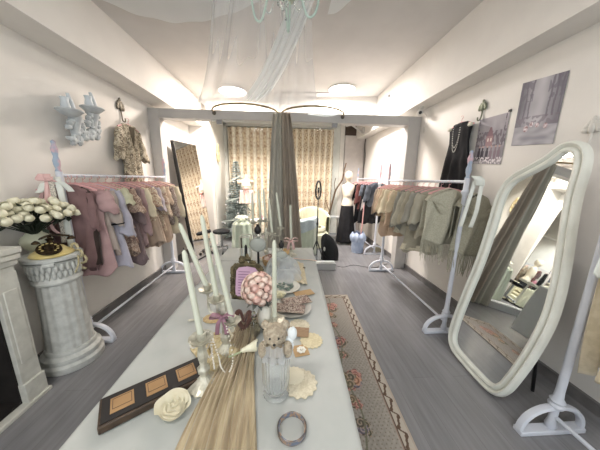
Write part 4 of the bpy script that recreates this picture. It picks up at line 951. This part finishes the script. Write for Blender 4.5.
MB().lathe([(.02,.002),(.026,.01),(.028,.04),(.02,.065),(.009,.08),(.009,.1),(.014,.104),(0,.106)],(-.155,.975,TZ),24,ridge=.05,rn=8).build('glass_body',GLASS,t)
MB().blob((-.155,.975,TZ+.118),(.011,.011,.014),8).build('stopper',GLASS,t)
# plates, lace, cards
def plate(lab,x,y,R,m,z=TZ,grp='plates on the table'):
    q=MB(); q.lathe([(R*.55,0),(R*.6,.004),(R*.97,.012),(R,.015),(R*.96,.0155),(R*.58,.007),(0,.006)],(x,y,z+.001),40); return tag(q.build('plate',m),lab,'plate',grp)
def disc(name,lab,cat,x,y,R,m,z=TZ,sc_=.05,rn=16,grp=None,h=.0025,rz=0):
    q=MB(); q.lathe([(R,0),(R,h),(R*.78,h),(R*.74,h+.0008),(R*.3,h+.0008),(0,h+.0012)],(x,y,z+.0005),rn*6,ridge=sc_,rn=rn); return tag(q.build(name,m),lab,cat,grp)
CHINA=MATS['white_china']
plate('white oval plate with green leaf pattern, farthest on the right of the table',-.01,1.46,.105,CHINA)
q=MB(); r=random.Random(6)
for k in range(28): a=r.uniform(0,2*PI); d=.06*math.sqrt(r.random()); q.blob((-.01+d*math.cos(a),1.46+d*math.sin(a),TZ+.014),(.012,.007,.005),5,.3)
tag(q.build('trinkets',mat('green_grey_glass',(130,150,138),.3,c2=(96,110,104),sc=60),),'small green-grey trinkets heaped on the far oval plate','trinkets'); bpy.data.objects['trinkets']['kind']='stuff'
plate('grey-white plate under the floral napkins',.035,1.20,.11,mat('grey_china',(196,194,186),.3))
NAP=floral('napkin_print',[(206,194,180),(120,96,88),(190,176,160),(150,124,116),(96,82,78)],90)
def napkin(lab,x,y,rz,s,z,m,name='floral_napkin',cat='napkin',h=.012):
    q=MB(); M=rot('Z',rz)
    q.grid(lambda u,v:Vector((x,y,z))+M@Vector(((u-.5)*s[0],(v-.5)*s[1],h*(.5+.5*math.sin(u*7+v*3))*math.sin(PI*u)*math.sin(PI*v)+.002*math.sin(v*30))),20,20); return tag(q.build(name,m,solid=.002,auto=False),lab,cat,'napkins on the table')
napkin('folded brown floral napkin at the back of the grey plate',.06,1.255,.3,(.17,.10),TZ+.022,NAP)
napkin('folded brown floral napkin at the front of the grey plate',.02,1.16,-.15,(.17,.09),TZ+.030,NAP)
q=ruffle_rose(.042); o=q.build('cream_flower',WF,loc=(0,0,0),auto=False); o.location=(-.045,1.33,TZ+.012); tag(o,'cream fabric flower between the oval plate and the napkins','fabric flower')
KR=mat('kraft_card',(190,160,120),.8,c2=(180,150,110)); 
def card(lab,x,y,rz,s,m,z=TZ,name='kraft_card',h=.0015,M=None): q=MB(); q.box((x,y,z+.001+h/2),(s[0],s[1],h),rz=rz); return tag(q.build(name,m,smooth=False),lab,'card','cards on the table')
card('tan kraft card lying between the oval plate and the napkins',.115,1.375,.35,(.13,.07),KR,z=TZ+.0035)
card('brown striped kraft envelope on the round lace doily',.058,.985,-.15,(.105,.07),mat('kraft_striped',(166,140,112),.85,c2=(146,120,94),sc=60,stretch=(1,8,1)),z=TZ+.006,name='kraft_envelope')
disc('lace_doily','round beige lace doily under the kraft envelope','doily',.065,1.04,.055,LACE,grp='lace doilies')
disc('lace_doily','cream round doily right of the kraft envelope','doily',.118,.93,.052,mat('cream_doily',(218,208,176),.9,c2=(206,194,160),sc=90),grp='lace doilies')
card('tan square tag with a white flower near the table edge',.064,.868,.2,(.066,.066),KR,name='flower_tag')
q=MB()
for k in range(7): a=2*PI*k/7; q.blob((.066+.014*math.cos(a),.866+.014*math.sin(a),TZ+.007),(.008,.008,.003),6)
q.blob((.066,.866,TZ+.008),.005,6); tag(q.build('white_flower_charm',mat('white_enamel',(236,234,224),.4)),'small white flower charm on the tan square tag','charm')
disc('lace_doily','crocheted cream doily near the crystal vase','doily',.052,.705,.062,LACE,grp='lace doilies',rn=14,sc_=.06)
disc('lace_doily','small inner lace doily overlapping beside the crystal vase','doily',.03,.735,.04,mat('pale_doily',(224,218,196),.9),z=TZ+.004,grp='lace doilies')
t=thing('bracelet','wide silver bangle with floral enamel at the near end of the table','bracelet',(.018,.545,TZ))
MB().lathe([(.041,0),(.043,.001),(.043,.015),(.041,.016),(.0385,.015),(.0385,.001),(.041,0)],(.018,.545,TZ+.001),48).build('band',mat('bangle_enamel',(176,150,130),.25,.5,c2=(120,130,150),sc=70,contrast=(.46,.54)),t)
for z in(.001,.015): MB().lathe([(.043,z),(.0445,z+.001),(.043,z+.002),(.0415,z+.001),(.043,z)],(.018,.545,TZ+.001),48).build('rim',mat('dark_silver',(110,106,104),.3,.8),t)
disc('oval_coaster','oval cane coaster left of the candelabrum','coaster',-.395,1.12,.05,mat('cane',(196,174,134),.8,c2=(176,152,112),sc=90),rn=2,sc_=.12)
t=thing('silver_spoon','small silver spoon beside the oval coaster','spoon',(-.49,1.10,TZ)); q=MB(); q.tube([(-.45,1.12,TZ+.008),(-.49,1.105,TZ+.006)],.0025,6); q.build('handle',SILV,t); MB().blob((-.505,1.10,TZ+.006),(.018,.011,.004),8).build('bowl',SILV,t)
q=MB(); q.lathe([(.012,0),(.014,.003),(.009,.006),(0,.008)],(.148,1.81,TZ+.004),12,ridge=.1,rn=6); tag(q.build('brooch',GOLD),'tiny dark brooch alone on the far white cloth','brooch')
q=MB(); r=random.Random(9)
q.grid(lambda u,v:(-.30+.07*u,.93+.09*v,TZ+.003+.025*abs(math.sin(u*6+v*5))*math.sin(PI*u)*math.sin(PI*v)+.008*mn.noise(Vector((u*5,v*5,1)))+.008),30,30); tag(q.build('lace_handkerchief',mat('white_lace',(222,216,196),.9,c2=(196,188,164),sc=110),solid=.0015,auto=False),'crumpled white lace handkerchief behind the candelabrum','handkerchief')

# far table items
t=thing('glass_lantern','small clear glass lantern with silver edges at the far table','lantern',(-.335,1.80,TZ)); x,y=-.335,1.80
DS=MATS['dark_silver']; q=MB()
for dx in(-.04,.04):
    for dy in(-.04,.04): q.tube([(x+dx,y+dy,TZ+.09),(x+dx,y+dy,TZ+.29)],.003,6)
for z in(.09,.29): q.tube([(x-.04,y-.04,TZ+z),(x+.04,y-.04,TZ+z),(x+.04,y+.04,TZ+z),(x-.04,y+.04,TZ+z)],.004,6,closed=True)
q.lathe([(.035,0),(.036,.008),(.01,.02),(.01,.085),(.04,.09)],(x,y,TZ),20); q.build('frame',SILV,t); B((x,y,TZ+.19),(.07,.07,.18)).build('glass_panes',MATS['pane_glass'],t,smooth=False); MB().tube([(x,y,TZ+.1),(x,y,TZ+.2),(x,y,TZ+.215)],[.012,.012,.006],10).build('inner_candle',BLKM,t)
def bottle(lab,x,y,z,s,h):
    t=thing('perfume_bottle',lab,'bottle',(x,y,TZ),0,'perfume bottles with black stoppers')
    MB().lathe([(.03*s,0),(.032*s,.008),(.009,.02),(.009,z-TZ-.05*s)],(x,y,TZ),20).build('stand',BLKM,t)
    zc=z; MB().blob((x,y,zc),(.062*s,.03*s,.058*s),12).build('glass_body',mat('smoky_glass',(178,184,178),.25,alpha=.75,c2=(170,176,170)),t)
    MB().lathe([(.014*s,.052*s),(.012*s,.07*s),(.018*s,.075*s),(.016*s,.085*s)],(x,y,zc),14).build('neck',GLASS,t)
    MB().lathe([(.014,.085*s),(.024*s,.10*s),(.026*s,.12*s),(.018*s,.135*s),(.01*s,.145*s),(.012*s,.155*s),(0,.16*s)],(x,y,zc),14).build('stopper',mat('black_stopper',(34,32,34),.4),t)
bottle('round smoky perfume bottle with black stopper on a dark stand',-.228,1.74,.985,1.05,.2)
bottle('perfume bottle with black stopper standing in the blue-white tulle',-.045,1.74,.885,.85,.2)
def tul(lab,x,y,R,h,seed,m=TULLE):
    q=MB(); q.grid(lambda u,v:(x+(R*(.25+.75*math.sin(v*PI*.55))+.02*math.sin(2*PI*u*7+seed)*v)*math.cos(2*PI*u),y+(R*(.25+.75*math.sin(v*PI*.55))+.02*math.sin(2*PI*u*7+seed)*v)*math.sin(2*PI*u)*1.1,TZ+.003+h*math.cos(v*PI/2)+.01*mn.noise(Vector((u*9,v*4,seed)))*(1-v)),80,20,wrap=True)
    return tag(q.build('tulle_puff',m,auto=False),lab,'tulle','tulle puffs on the table')
TB=sheer('blue_tulle',(222,230,234),.35)
tul('pale blue-white tulle puff around the right perfume bottle',-.035,1.73,.125,.13,1,TB); tul('loose white tulle puff in front of the blue-white one',.0,1.62,.11,.08,5,TULLE)
q=MB(); q.grid(lambda u,v:(.06+.09*u,1.5+.42*v,TZ+.004+.018*abs(math.sin(u*5+v*12))*math.sin(PI*u)),20,50); tag(q.build('lace_trim',mat('beige_lace',(214,204,178),.9,c2=(190,178,150),sc=90),solid=.0015,auto=False),'crumpled beige lace trim right of the tulle puffs','lace')
t=thing('wicker_basket','low tan wicker basket at the far middle of the table','basket',(-.13,1.9,TZ))
q=MB(); q.lathe([(.07,.002),(.08,.03),(.085,.06),(.08,.062),(.07,.03),(0,.012)],(-.13,1.9,TZ),48,ridge=.02,rn=24); q.build('weave',mat('wicker',(190,160,120),.8,c2=(150,120,86),sc=60),t)
MB().tube([(-.13+.083*math.cos(a),1.9+.083*math.sin(a),TZ+.062) for a in [2*PI*k/24 for k in range(24)]],.006,6,closed=True).build('rim',KR,t)
for k,(x,y) in enumerate(((-.17,1.88),(-.13,1.87),(-.10,1.91),(-.15,1.93))):
    o=(ros[k%2]).copy(); SC.collection.objects.link(o); o.parent=None; o.name='loose_rose'; o.location=(x,y,TZ+.06); o.rotation_euler=(.2*k,.1,0); o.scale=(1.5,)*3; tag(o,['blush rose at the left of the wicker basket','deeper pink rose at the front of the wicker basket','blush rose at the right of the wicker basket','deeper pink rose at the back of the wicker basket'][k],'flower','roses in the wicker basket')
t=thing('glass_candle_cup','small amber glass cup at the far end of the table','candle cup',(.0,2.16,TZ)); MB().lathe([(.028,0),(.032,.01),(.038,.06),(.034,.06),(.028,.012),(0,.008)],(0,2.16,TZ),24).build('cup',mat('amber_cup',(232,200,150),.3,c2=(220,186,134)),t)  # plain amber-coloured cup
MB().tube([(0,2.16,TZ+.01),(0,2.16,TZ+.045)],.02,12).build('wax',WAX,t)

# ================================================================== CHANDELIER + VEILS
t=thing('chandelier','mint-white glass chandelier with beaded strings at the top centre','chandelier',(-.03,1.6,2.45))
GA=mat('mint_glass',(190,208,198),.15,c2=(180,200,190)); cx,cy=-.03,1.58
MB().lathe([(0,2.53),(.02,2.55),(.035,2.6),(.02,2.65),(.014,2.7),(.022,2.76),(.01,2.82),(.008,3.06),(.05,3.065),(.05,3.085)],(cx,cy,0),20).build('stem',GA,t)
for k in range(5):
    a=2*PI*k/5+.12; d=Vector((math.cos(a),math.sin(a),0)); 
    P_=[Vector((cx,cy,0))+d*rr_+Vector((0,0,zz)) for rr_,zz in((.02,2.76),(.08,2.68),(.115,2.56),(.155,2.475),(.20,2.50),(.225,2.60),(.23,2.68))]
    am=MB().tube(smoothpts(P_),.007,8).build('arm',GA,t)
    e=P_[-1]; MB().lathe([(0,0),(.03,.004),(.035,.014),(.013,.016),(.013,.035),(.011,.04),(.010,.10),(0,.11)],e,18).build('candle_tube',WAX,am)
    q=MB()
    for j in range(14): v=j/13; q.blob(Vector((cx,cy,0))+d*(.03+.12*v)+Vector((0,0,2.66-.13*math.sin(PI*v)-.06*v)),.006,5)
    q.tube([Vector((cx,cy,0))+d*(.03+.12*j/13)+Vector((0,0,2.66-.13*math.sin(PI*j/13)-.06*j/13)) for j in range(14)],.0015,5)
    q.build('bead_string',GLASS,t)
q=MB()
for k in range(9): a=2*PI*k/9; q.blob((cx+.03*math.cos(a),cy+.03*math.sin(a),2.53),(.006,.006,.014),5)
q.blob((cx,cy,2.50),(.011,.011,.018),6); q.build('drops',GLASS,t)
# sheer veils
def veil(lab,fn,m,nu=120,nv=60,name='sheer_veil'):
    q=MB(); q.grid(fn,nu,nv); return tag(q.build(name,m,auto=False),lab,'veil','sheer white veils')
def v1(u,v):
    s=v; top=Vector((-.45+.62*u,1.75+.1*math.sin(u*7),2.93)); bot=Vector((-1.26+1.69*u,3.50,2.50)); p=top.lerp(bot,s); p.z-=.16*math.sin(PI*s); 
    p.z+=.030*math.sin(u*34+1.5*math.sin(u*9))*(.5+.5*s); p.x+=.02*math.sin(v*4+u*10); return p
veil('large sheer veil sweeping from the ceiling centre down to the beam',v1,VEIL)
def v2(u,v):
    top=Vector((.13+.14*u,1.55,2.80)); bot=Vector((-.62+.28*u,3.30,2.52)); p=top.lerp(bot,v); p.z-=.14*math.sin(PI*v); p.z+=.02*math.sin(u*22); return p
veil('dense diagonal fold of sheer veil crossing from the chandelier to the left',v2,VEIL2,60,50)
def v3(u,v):
    p=Vector((-1.66+1.42*u,.5+(1.66+.24*math.sin(PI*u**.8)+.06*u)*v,2.935-.06*math.sin(PI*u)*v)); p.z+=.006*math.sin(u*30+v*4); return p
veil('mint-white sheer swag under the ceiling at the upper left',v3,VEIL3,90,50)
def v4(u,v):
    p=Vector((.34+.8*u,.6+1.62*v-.62*u*v,2.88+.04*u-.02*math.sin(u*20))); return p
veil('mint-white sheer swag under the ceiling right of the chandelier',v4,VEIL3,50,40)
def v5(u,v):
    p=Vector((.30+.55*u,3.52-.02*math.sin(u*9)-.04*v,2.475-.07*v*(1-.6*u)-.03*math.sin(PI*u))); p.y-=.015*math.sin(v*14); return p
veil('gathered end of sheer veil lying along the right ring rod',v5,VEIL2,50,10)

# ================================================================== BACK ROOM
# leaning black-edged mirror
t=thing('leaning_mirror','tall black-edged mirror leaning on the left wall of the back room','mirror',(-1.75,4.35,0))
def lm(a,b_,h): # a along y 0..1, b_ up
    xb=-1.64+.15*a; xt=-1.88+.15*a; yb=3.96+.57*a; yt=4.02+.57*a; f_=b_/2.12; return Vector((xb+(xt-xb)*f_+h,yb+(yt-yb)*f_-.05*h,b_))
q=MB(); q.prism([(0,0.005),(1,0.005),(1,2.1),(0,2.1)],lambda a,b,h:lm(a,b,h),-.05); q.build('black_body',mat('matte_black',(26,26,26),.6),t,smooth=False)
q=MB(); q.prism([(.02,.03),(.98,.03),(.98,2.08),(.02,2.08)],lambda a,b,h:lm(a,b,.002+h),.003); q.build('mirror_glass',MIR,t,smooth=False)
# rolling stool
t=thing('rolling_stool','black round rolling stool beside the leaning mirror','stool',(-1.33,4.55,0)); x,y=-1.33,4.55
MB().lathe([(0,.40),(.15,.405),(.165,.42),(.165,.45),(.14,.465),(0,.47)],(x,y,0),30).build('seat',BLACK,t)
MB().tube([(x,y,.1),(x,y,.4)],.02,10).build('gas_post',MATS['steel'],t)
for k in range(5):
    a=2*PI*k/5; e=(x+.2*math.cos(a),y+.2*math.sin(a)); l=MB().tube([(x,y,.12),(e[0],e[1],.075)],.012,8).build('leg',MATS['steel'],t)
    MB().tube([(e[0]-.012,e[1],.028),(e[0]+.012,e[1],.028)],.027,12).build('caster',BLKM,l)
# christmas tree
t=thing('christmas_tree','frosted grey-green christmas tree with white ribbon beside the damask curtain','christmas tree',(-1.22,5.62,0)); x,y=-1.22,5.62
TG=mat('frosted_needles',(136,148,146),.9,c2=(216,222,222),sc=12,contrast=(.48,.62)); r=random.Random(12); q=MB()
for lv in range(34):
    s=lv/33; z=.20+1.66*s; R=.33*(1-s)**.85+.03; nb=int(9+20*(1-s))
    for k in range(nb):
        a=2*PI*(k+r.random()*.6)/nb; d=Vector((math.cos(a),math.sin(a),-.28)); b0=Vector((x,y,z)); L=R*r.uniform(.7,1.12)
        for j in range(5):
            f0=(j+1)/5; p=b0+d*L*f0+Vector((0,0,.03*f0*f0)); w2=.05*(1.15-f0*.6)
            for sd in(-1,1):
                e=p+Vector((-d.y*sd,d.x*sd,0))*w2+d*.04+Vector((0,0,r.uniform(-.015,.02))); q.add([p+Vector((0,0,.009)),p-Vector((0,0,.009)),e],[(0,1,2)]); q.add([p-d*.012,p+d*.02,e],[(0,1,2)])
        q.tube([b0,b0+d*L],[.006,.003],4)
q.build('branches',TG,t,smooth=False); MB().tube([(x,y,.02),(x,y,1.9)],[.03,.008],8).build('trunk',LEAF,t); B((x,y,.06),(.2,.2,.12)).build('stand',WHITE,t)
q=MB(); hp=[]
for k in range(60): s=k/59; a=s*2*PI*3.2+2; R=.36*(1-s)**.85+.045; hp.append(Vector((max(-1.59,x+R*math.cos(a)),y+R*math.sin(a),.35+1.5*s)))
q.grid(lambda u,v:hp[min(59,int(round(v*59)))]+Vector((0,0,(u-.5)*.035)),2,59); q.build('ribbon',mat('sheer_ribbon',(196,204,200),.6),t)
for k in range(14):
    s=r.random()*.8; a=r.uniform(PI,2*PI); R=.35*(1-s)**.85+.04; MB().blob((max(-1.57,x+R*math.cos(a)),y+R*math.sin(a),.4+1.35*s),.024,8).build('bauble',mat('pearl_bauble',(216,216,220),.25,.2),t)
# dress form bust in pink
def bust(name,lab,x,y,z0,sc,body,skin,neck=True,rows=None):
    t=thing(name,lab,'mannequin',(x,y,0),0,'dress forms'); 
    rows=rows or [(-.0,.11,.08),(.06,.12,.09),(.14,.10,.075),(.2,.088,.068),(.28,.11,.085),(.36,.13,.095),(.42,.145,.08),(.46,.135,.065),(.49,.08,.05),(.51,.042,.042),(.56,.036,.038),(.6,.038,.04),(.605,.0,.0)]
    q=MB(); q.lathe([(0,0)]+[(1,0)],(0,0,0),4) if False else None
    k=len(rows)
    def f(u,v):
        i=v*(k-1); i0=min(k-2,int(i)); fr=i-i0; g=[rows[i0][m_]*(1-fr)+rows[i0+1][m_]*fr for m_ in range(3)]; a=2*PI*u; bb=.02*max(0,1-abs(g[0]-.36)/.08)*max(0,-math.sin(a)) 
        return (x+g[1]*math.cos(a)*sc,y+(g[2]+bb)*math.sin(a)*sc,z0+g[0]*sc)
    q.grid(f,36,(k-1)*3,wrap=True); q.build('torso',skin,t,auto=False); return t
t=bust('dress_form','small dress form in white and pink ruffles beside the christmas tree',-.91,5.2,.98,1.,None,IV)
q=MB(); q.grid(lambda u,v:(-.91+(.135+.035*v+.014*math.sin(2*PI*u*11))*math.cos(2*PI*u),5.2+(.10+.03*v+.014*math.sin(2*PI*u*11))*math.sin(2*PI*u),1.24-.30*v),120,12,wrap=True); q.build('ruffled_skirt',mat('pink_organza',(236,206,200),.8,c2=(240,226,216),sc=8),t,auto=False,solid=.002)
q=MB()
for d in(-1,1): q.blob((-.91+d*.13,5.17,1.42),(.06,.06,.05),8,.4,6)
q.blob((-.91,5.10,1.28),(.05,.025,.035),8,.3); q.build('shoulder_puffs',PEACH,t); 
q=MB(); q.blob((-.91,5.085,1.27),(.012,.01,.012),6)
for d in(-1,1): q.blob((-.91+d*.035,5.085,1.275),(.03,.012,.02),6); q.tube([(-.91,5.085,1.26),(-.91+d*.03,5.08,1.14)],.006,6)
q.build('pink_bow',mat('coral_pink',(216,150,150),.6),t)
MB().tube([(-.91,5.2,.03),(-.91,5.2,.98)],.012,8).build('stand_pole',WHITE,t); MB().lathe([(.14,0),(.14,.015),(.02,.03)],(-.91,5.2,0),24).build('stand_base',WHITE,t)
# mint covered chair at left
def tubchair(lab,x,y,rz,R,H,m,seat,lit=None):
    t=thing('tub_chair',lab,'armchair',(x,y,0),rz,'tub chairs in the back room')
    q=MB()
    def f(u,v):
        a=-PI*.12+PI*1.24*u; out=[(R,0.02),(R*1.02,H*.5),(R*1.04,H*.95),(R*1.0,H),(R*.88,H),(R*.84,H*.93),(R*.80,H*.6),(R*.78,.38)]
        i=v*7; i0=min(6,int(i)); fr=i-i0; r_=out[i0][0]*(1-fr)+out[i0+1][0]*fr; z=out[i0][1]*(1-fr)+out[i0+1][1]*fr; back=.62+.38*math.sin(max(0,min(PI,a)))
        z2=z if z<.4 else .4+(z-.4)*back
        ch=1+.012*math.sin(a*22); return (r_*math.cos(a)*ch,r_*math.sin(a)*ch,z2)
    q.grid(f,80,28); q.build('back_shell',m,t,local=True,solid=.004,auto=False)
    MB().lathe([(0,.02),(R*.93,.02),(R*.95,.1),(R*.95,.30),(R*.85,.34),(0,.34)],(0,-.02,0),36).build('seat_base',m,t,local=True)
    MB().lathe([(0,.34),(R*.74,.345),(R*.8,.39),(R*.74,.44),(R*.4,.455),(0,.46)],(0,-.02,0),36).build('seat_cushion',seat,t,local=True)
    return t
MINT=mat('mint_velvet',(216,220,202),.8,c2=(204,210,190),sc=4,sheen=.4)
tubchair('cream and mint tub chair by the right damask curtain',.60,5.05,0,.37,.86,mat('cream_velvet',(224,220,196),.8,c2=(214,210,186)),CREAM)
q=MB(); q.grid(lambda u,v:(.42+.34*u+.015*math.sin(v*7),4.84+.26*v-.1*u*v*0,.475+.02*math.sin(u*9+v*4)+.02*math.sin(v*9)+.12*max(0,v-.55)*2),24,24); tag(q.build('cream_shawl',CREAM,solid=.006,auto=False),'crumpled cream shawl on the seat of the tub chair','shawl')
tubchair('mint tub chair nearest the glass, with blue-grey blanket over it',.28,4.45,PI*.9,.34,.76,MINT,MINT)
q=MB()
def bl(u,v):
    a=PI+.35+u*2.35; s_=v*.34; rim=.735-.02*math.sin(u*5)
    if s_<.10: r_=.27+.8*s_; z=rim+.02+.02*math.sin(s_*30)
    else: r_=.365+.012*math.sin(u*26)+.02*(s_-.1); z=rim+.01-(s_-.10)*(.75+.2*math.sin(u*4))
    return (.28+r_*math.cos(a),4.45+r_*math.sin(a),z)
q.grid(bl,50,24); tag(q.build('blue_blanket',mat('blue_grey_knit',(202,210,214),.9,c2=(190,200,206),sc=30,bump=.3),solid=.008,auto=False),'pale blue-grey blanket over the near mint tub chair','blanket')
t=thing('draped_chair','chair fully draped in pale mint cloth with a ruffled top, left of the far candles','chair',(-.90,4.15,0))
q=MB(); q.grid(lambda u,v:(-.83+(.14+.06*v+.013*math.sin(2*PI*u*8))*math.cos(2*PI*u)*min(1,.15+v*5),4.15+(.15+.06*v+.013*math.sin(2*PI*u*8))*math.sin(2*PI*u)*min(1,.15+v*5),.78-.74*v**1.1-.03*math.exp(-v*9)+.02),100,24,wrap=True); q.build('mint_cover',MINT,t,auto=False,solid=.003)
q=MB(); q.grid(lambda u,v:(-.83+(.05+.07*v+.016*math.sin(2*PI*u*9))*math.cos(2*PI*u),4.15+(.05+.07*v+.016*math.sin(2*PI*u*9))*math.sin(2*PI*u),.835-.05*v),90,6,wrap=True); q.build('ruffle',IV,t,auto=False,solid=.002)
# small white side table w pink bottle
t=thing('side_table','small white side table behind the far candelabrum','side table',(-.55,4.55,0)); x,y=-.55,4.55
MB().lathe([(0,.66),(.2,.66),(.2,.685),(0,.685)],(x,y,0),32).build('top',WHITE,t,bevel=.004); MB().lathe([(.13,0),(.13,.02),(.02,.05),(.02,.66)],(x,y,0),20).build('pedestal_leg',WHITE,t)
t=thing('pink_bottle','small pink-capped bottle on the white side table','bottle',(-.52,4.5,.685)); MB().lathe([(.03,0),(.034,.01),(.034,.08),(.015,.10),(.015,.12)],(-.52,4.5,.685),18).build('bottle_body',mat('pink_plastic',(214,150,170),.4),t); MB().lathe([(.018,.118),(.018,.15),(0,.152)],(-.52,4.5,.685),14).build('cap',WHITE,t)
# gold chair seen in the mirror
# ring light
t=thing('ring_light','black ring light on a slim stand right of the taupe drape','ring light',(.55,3.95,0)); x,y=.55,3.95
ca,sa=math.cos(1.15),math.sin(1.15)
q=MB(); q.tube([(x+.155*math.cos(a)*ca,y+.155*math.cos(a)*sa,1.315+.155*math.sin(a)) for a in [2*PI*k/40 for k in range(40)]],.016,8,closed=True); q.build('ring',BLKM,t)
MB().tube([(x,y,.3),(x,y,1.16)],[.014,.009],8).build('pole',BLKM,t); B((x,y,1.32),(.03,.04,.09)).build('phone_clip',BLKM,t)
MB().tube([(x,y,1.16),(x,y,1.30)],.006,6).build('neck',BLKM,t)
for k in range(3): a=2*PI*k/3+.5; MB().tube([(x,y,.42),(x+.15*math.cos(a),y+.12*math.sin(a),.02)],.009,6).build('leg',BLKM,t)
MB().blob((x,y,.72),(.022,.022,.03),6).build('knob',BLKM,t)
# black bag
t=thing('black_bag','slumped black cloth bag behind the glass beside the ring light','bag',(.80,4.05,0))
q=MB(); q.grid(lambda u,v:(.82-.09*v**2+(.165*math.sqrt(max(0.02,1-v**3)))*math.cos(2*PI*u)*(1+.06*math.sin(6*PI*u+v*5)),4.05+(.10)*(1-.75*v**3)*math.sin(2*PI*u),.01+.50*v),40,20,wrap=True); q.add([],[]); q.build('body',BLACK,t,auto=False)
MB().blob((.725,4.05,.48),(.05,.035,.025),8,.3).build('flap',BLACK,t); MB().tube(smoothpts([(.70,3.98,.46),(.66,3.96,.3),(.68,3.96,.14),(.73,3.965,.08)]),.008,6).build('strap',BLACK,t)
q=MB(); q.blob((.69,3.93,.25),(.02,.01,.04),6); q.build('white_tag',WHITE,t)
# grey stool with branch
t=thing('grey_stool','small grey wooden stool near the bare branch in the back room','stool',(1.13,5.45,0)); GS=mat('grey_wood',(170,172,174),.6)
B((1.13,5.45,.60),(.34,.26,.03)).build('seat',GS,t,bevel=.005)
for dx in(-.14,.14):
    for dy in(-.1,.1): MB().tube([(1.13+dx,5.45+dy,.585),(1.13+dx*1.15,5.45+dy*1.15,0)],.016,8).build('leg',GS,t)
B((1.13,5.34,.2),(.3,.02,.03)).build('rung',GS,t)
t=thing('bare_branch','tall bare brown branch leaning beside the mannequin','branch',(1.08,5.85,0))
q=MB(); BR=mat('bark',(120,98,76),.9,c2=(86,68,54),sc=30,bump=.6)
q.tube(smoothpts([(1.02,5.85,.0),(1.06,5.85,.35),(1.15,5.84,.75),(1.22,5.85,1.05),(1.27,5.84,1.25),(1.42,5.84,1.5),(1.45,5.84,1.68),(1.50,5.84,1.92)]),[.028]*8+[.024]*8+[.02]*8+[.016]*5,8); q.build('stem',BR,t)
MB().tube(smoothpts([(1.25,5.84,1.2),(1.22,5.83,1.4),(1.25,5.82,1.55)]),.009,6).build('twig',BR,t); MB().tube(smoothpts([(1.12,5.84,.7),(1.03,5.83,.9),(1.0,5.82,1.05)]),.009,6).build('twig',BR,t)
# mannequin with black skirt
rows=[(0,.12,.10),(.08,.135,.11),(.16,.135,.11),(.24,.11,.09),(.30,.10,.08),(.38,.12,.09),(.46,.135,.10),(.54,.15,.085),(.58,.145,.07),(.61,.07,.05),(.63,.043,.045),(.68,.04,.042),(.71,.06,.07),(.75,.078,.09),(.81,.082,.095),(.86,.07,.08),(.895,.03,.035),(.9,0,0)]
t=bust('full_mannequin','ivory mannequin with head wearing a long black skirt by the back room rack',1.40,5.15,.80,1.,None,mat('ivory_mannequin',(234,224,208),.6),rows=rows)
q=MB(); q.grid(lambda u,v:(1.40+(.14+.09*v+.014*math.sin(2*PI*u*8)*v)*math.cos(2*PI*u),5.15+(.115+.07*v+.014*math.sin(2*PI*u*8)*v)*math.sin(2*PI*u),.92-.86*v),90,20,wrap=True); q.build('black_skirt',BLACK,t,auto=False,solid=.003)
MB().lathe([(.16,0),(.16,.015),(.02,.03),(.015,.5),(.015,.85)],(1.40,5.15,0),24).build('stand',WHITE,t)
# bucket / laundry bag
t=thing('blue_bin','translucent pale blue plastic bin bag by the foot of the back room rack','bin',(1.50,4.52,0)); BL=mat('blue_plastic',(180,194,218),.4,c2=(164,180,208),sc=10)
MB().lathe([(.115,0),(.12,.01),(.14,.36),(.135,.36),(.115,.02),(0,.015)],(1.50,4.52,0),36).build('bucket',BL,t)
q=MB(); q.grid(lambda u,v:(1.50+(.138+.02*math.sin(PI*v)+.012*math.sin(2*PI*u*9))*math.cos(2*PI*u)*(1-.5*max(0,v-.6)),4.52+(.138+.02*math.sin(PI*v)+.012*math.sin(2*PI*u*9))*math.sin(2*PI*u)*(1-.5*max(0,v-.6)),.24+.18*v+.02*math.sin(2*PI*u*5)*v),70,10,wrap=True); q.build('bag_liner',BL,t,auto=False,solid=.002)
MB().tube(smoothpts([(1.57,4.56,.3),(1.59,4.57,.7),(1.60,4.58,1.0)]),.012,8).build('pink_stick',mat('pink_plastic2',(226,176,176),.5),t)
q=MB(); q.box((1.88,4.40,.10),(.14,.12,.08)); tag(q.build('small_box',mat('olive_box',(150,146,126),.8),bevel=.003),'small olive-grey box on the foot of the back room rack','box')
q=MB(); q.tube(smoothpts([(.87,3.72,.006),(1.0,3.66,.006),(1.2,3.75,.006),(1.5,3.62,.006),(1.75,3.75,.006),(1.84,3.8,.006)]),.004,6); tag(q.build('floor_cable',BLKM),'thin black cable on the floor right of the glass partition','cable')
# wall ornament on the bay corner
q=MB(); r=random.Random(14)
for k in range(22): a=2*PI*k/22; q.blob((-1.57,5.45+.055*math.cos(a)+.0,2.05+.17*math.sin(a)),(.02,.022,.03),6,.5,5)
for k in range(10): q.blob((-1.57,5.45+r.uniform(-.03,.03),2.05+r.uniform(-.14,.16)),(.018,.02,.025),5,.5)
tag(q.build('wall_wreath',mat('gilded_white',(214,200,166),.6,c2=(190,172,130),sc=30)),'small oval gilded wreath ornament on the bay wall above the tree','wreath')
# drop helper props
for o in bpy.data.objects:
    if '_o' in o: del o['_o']
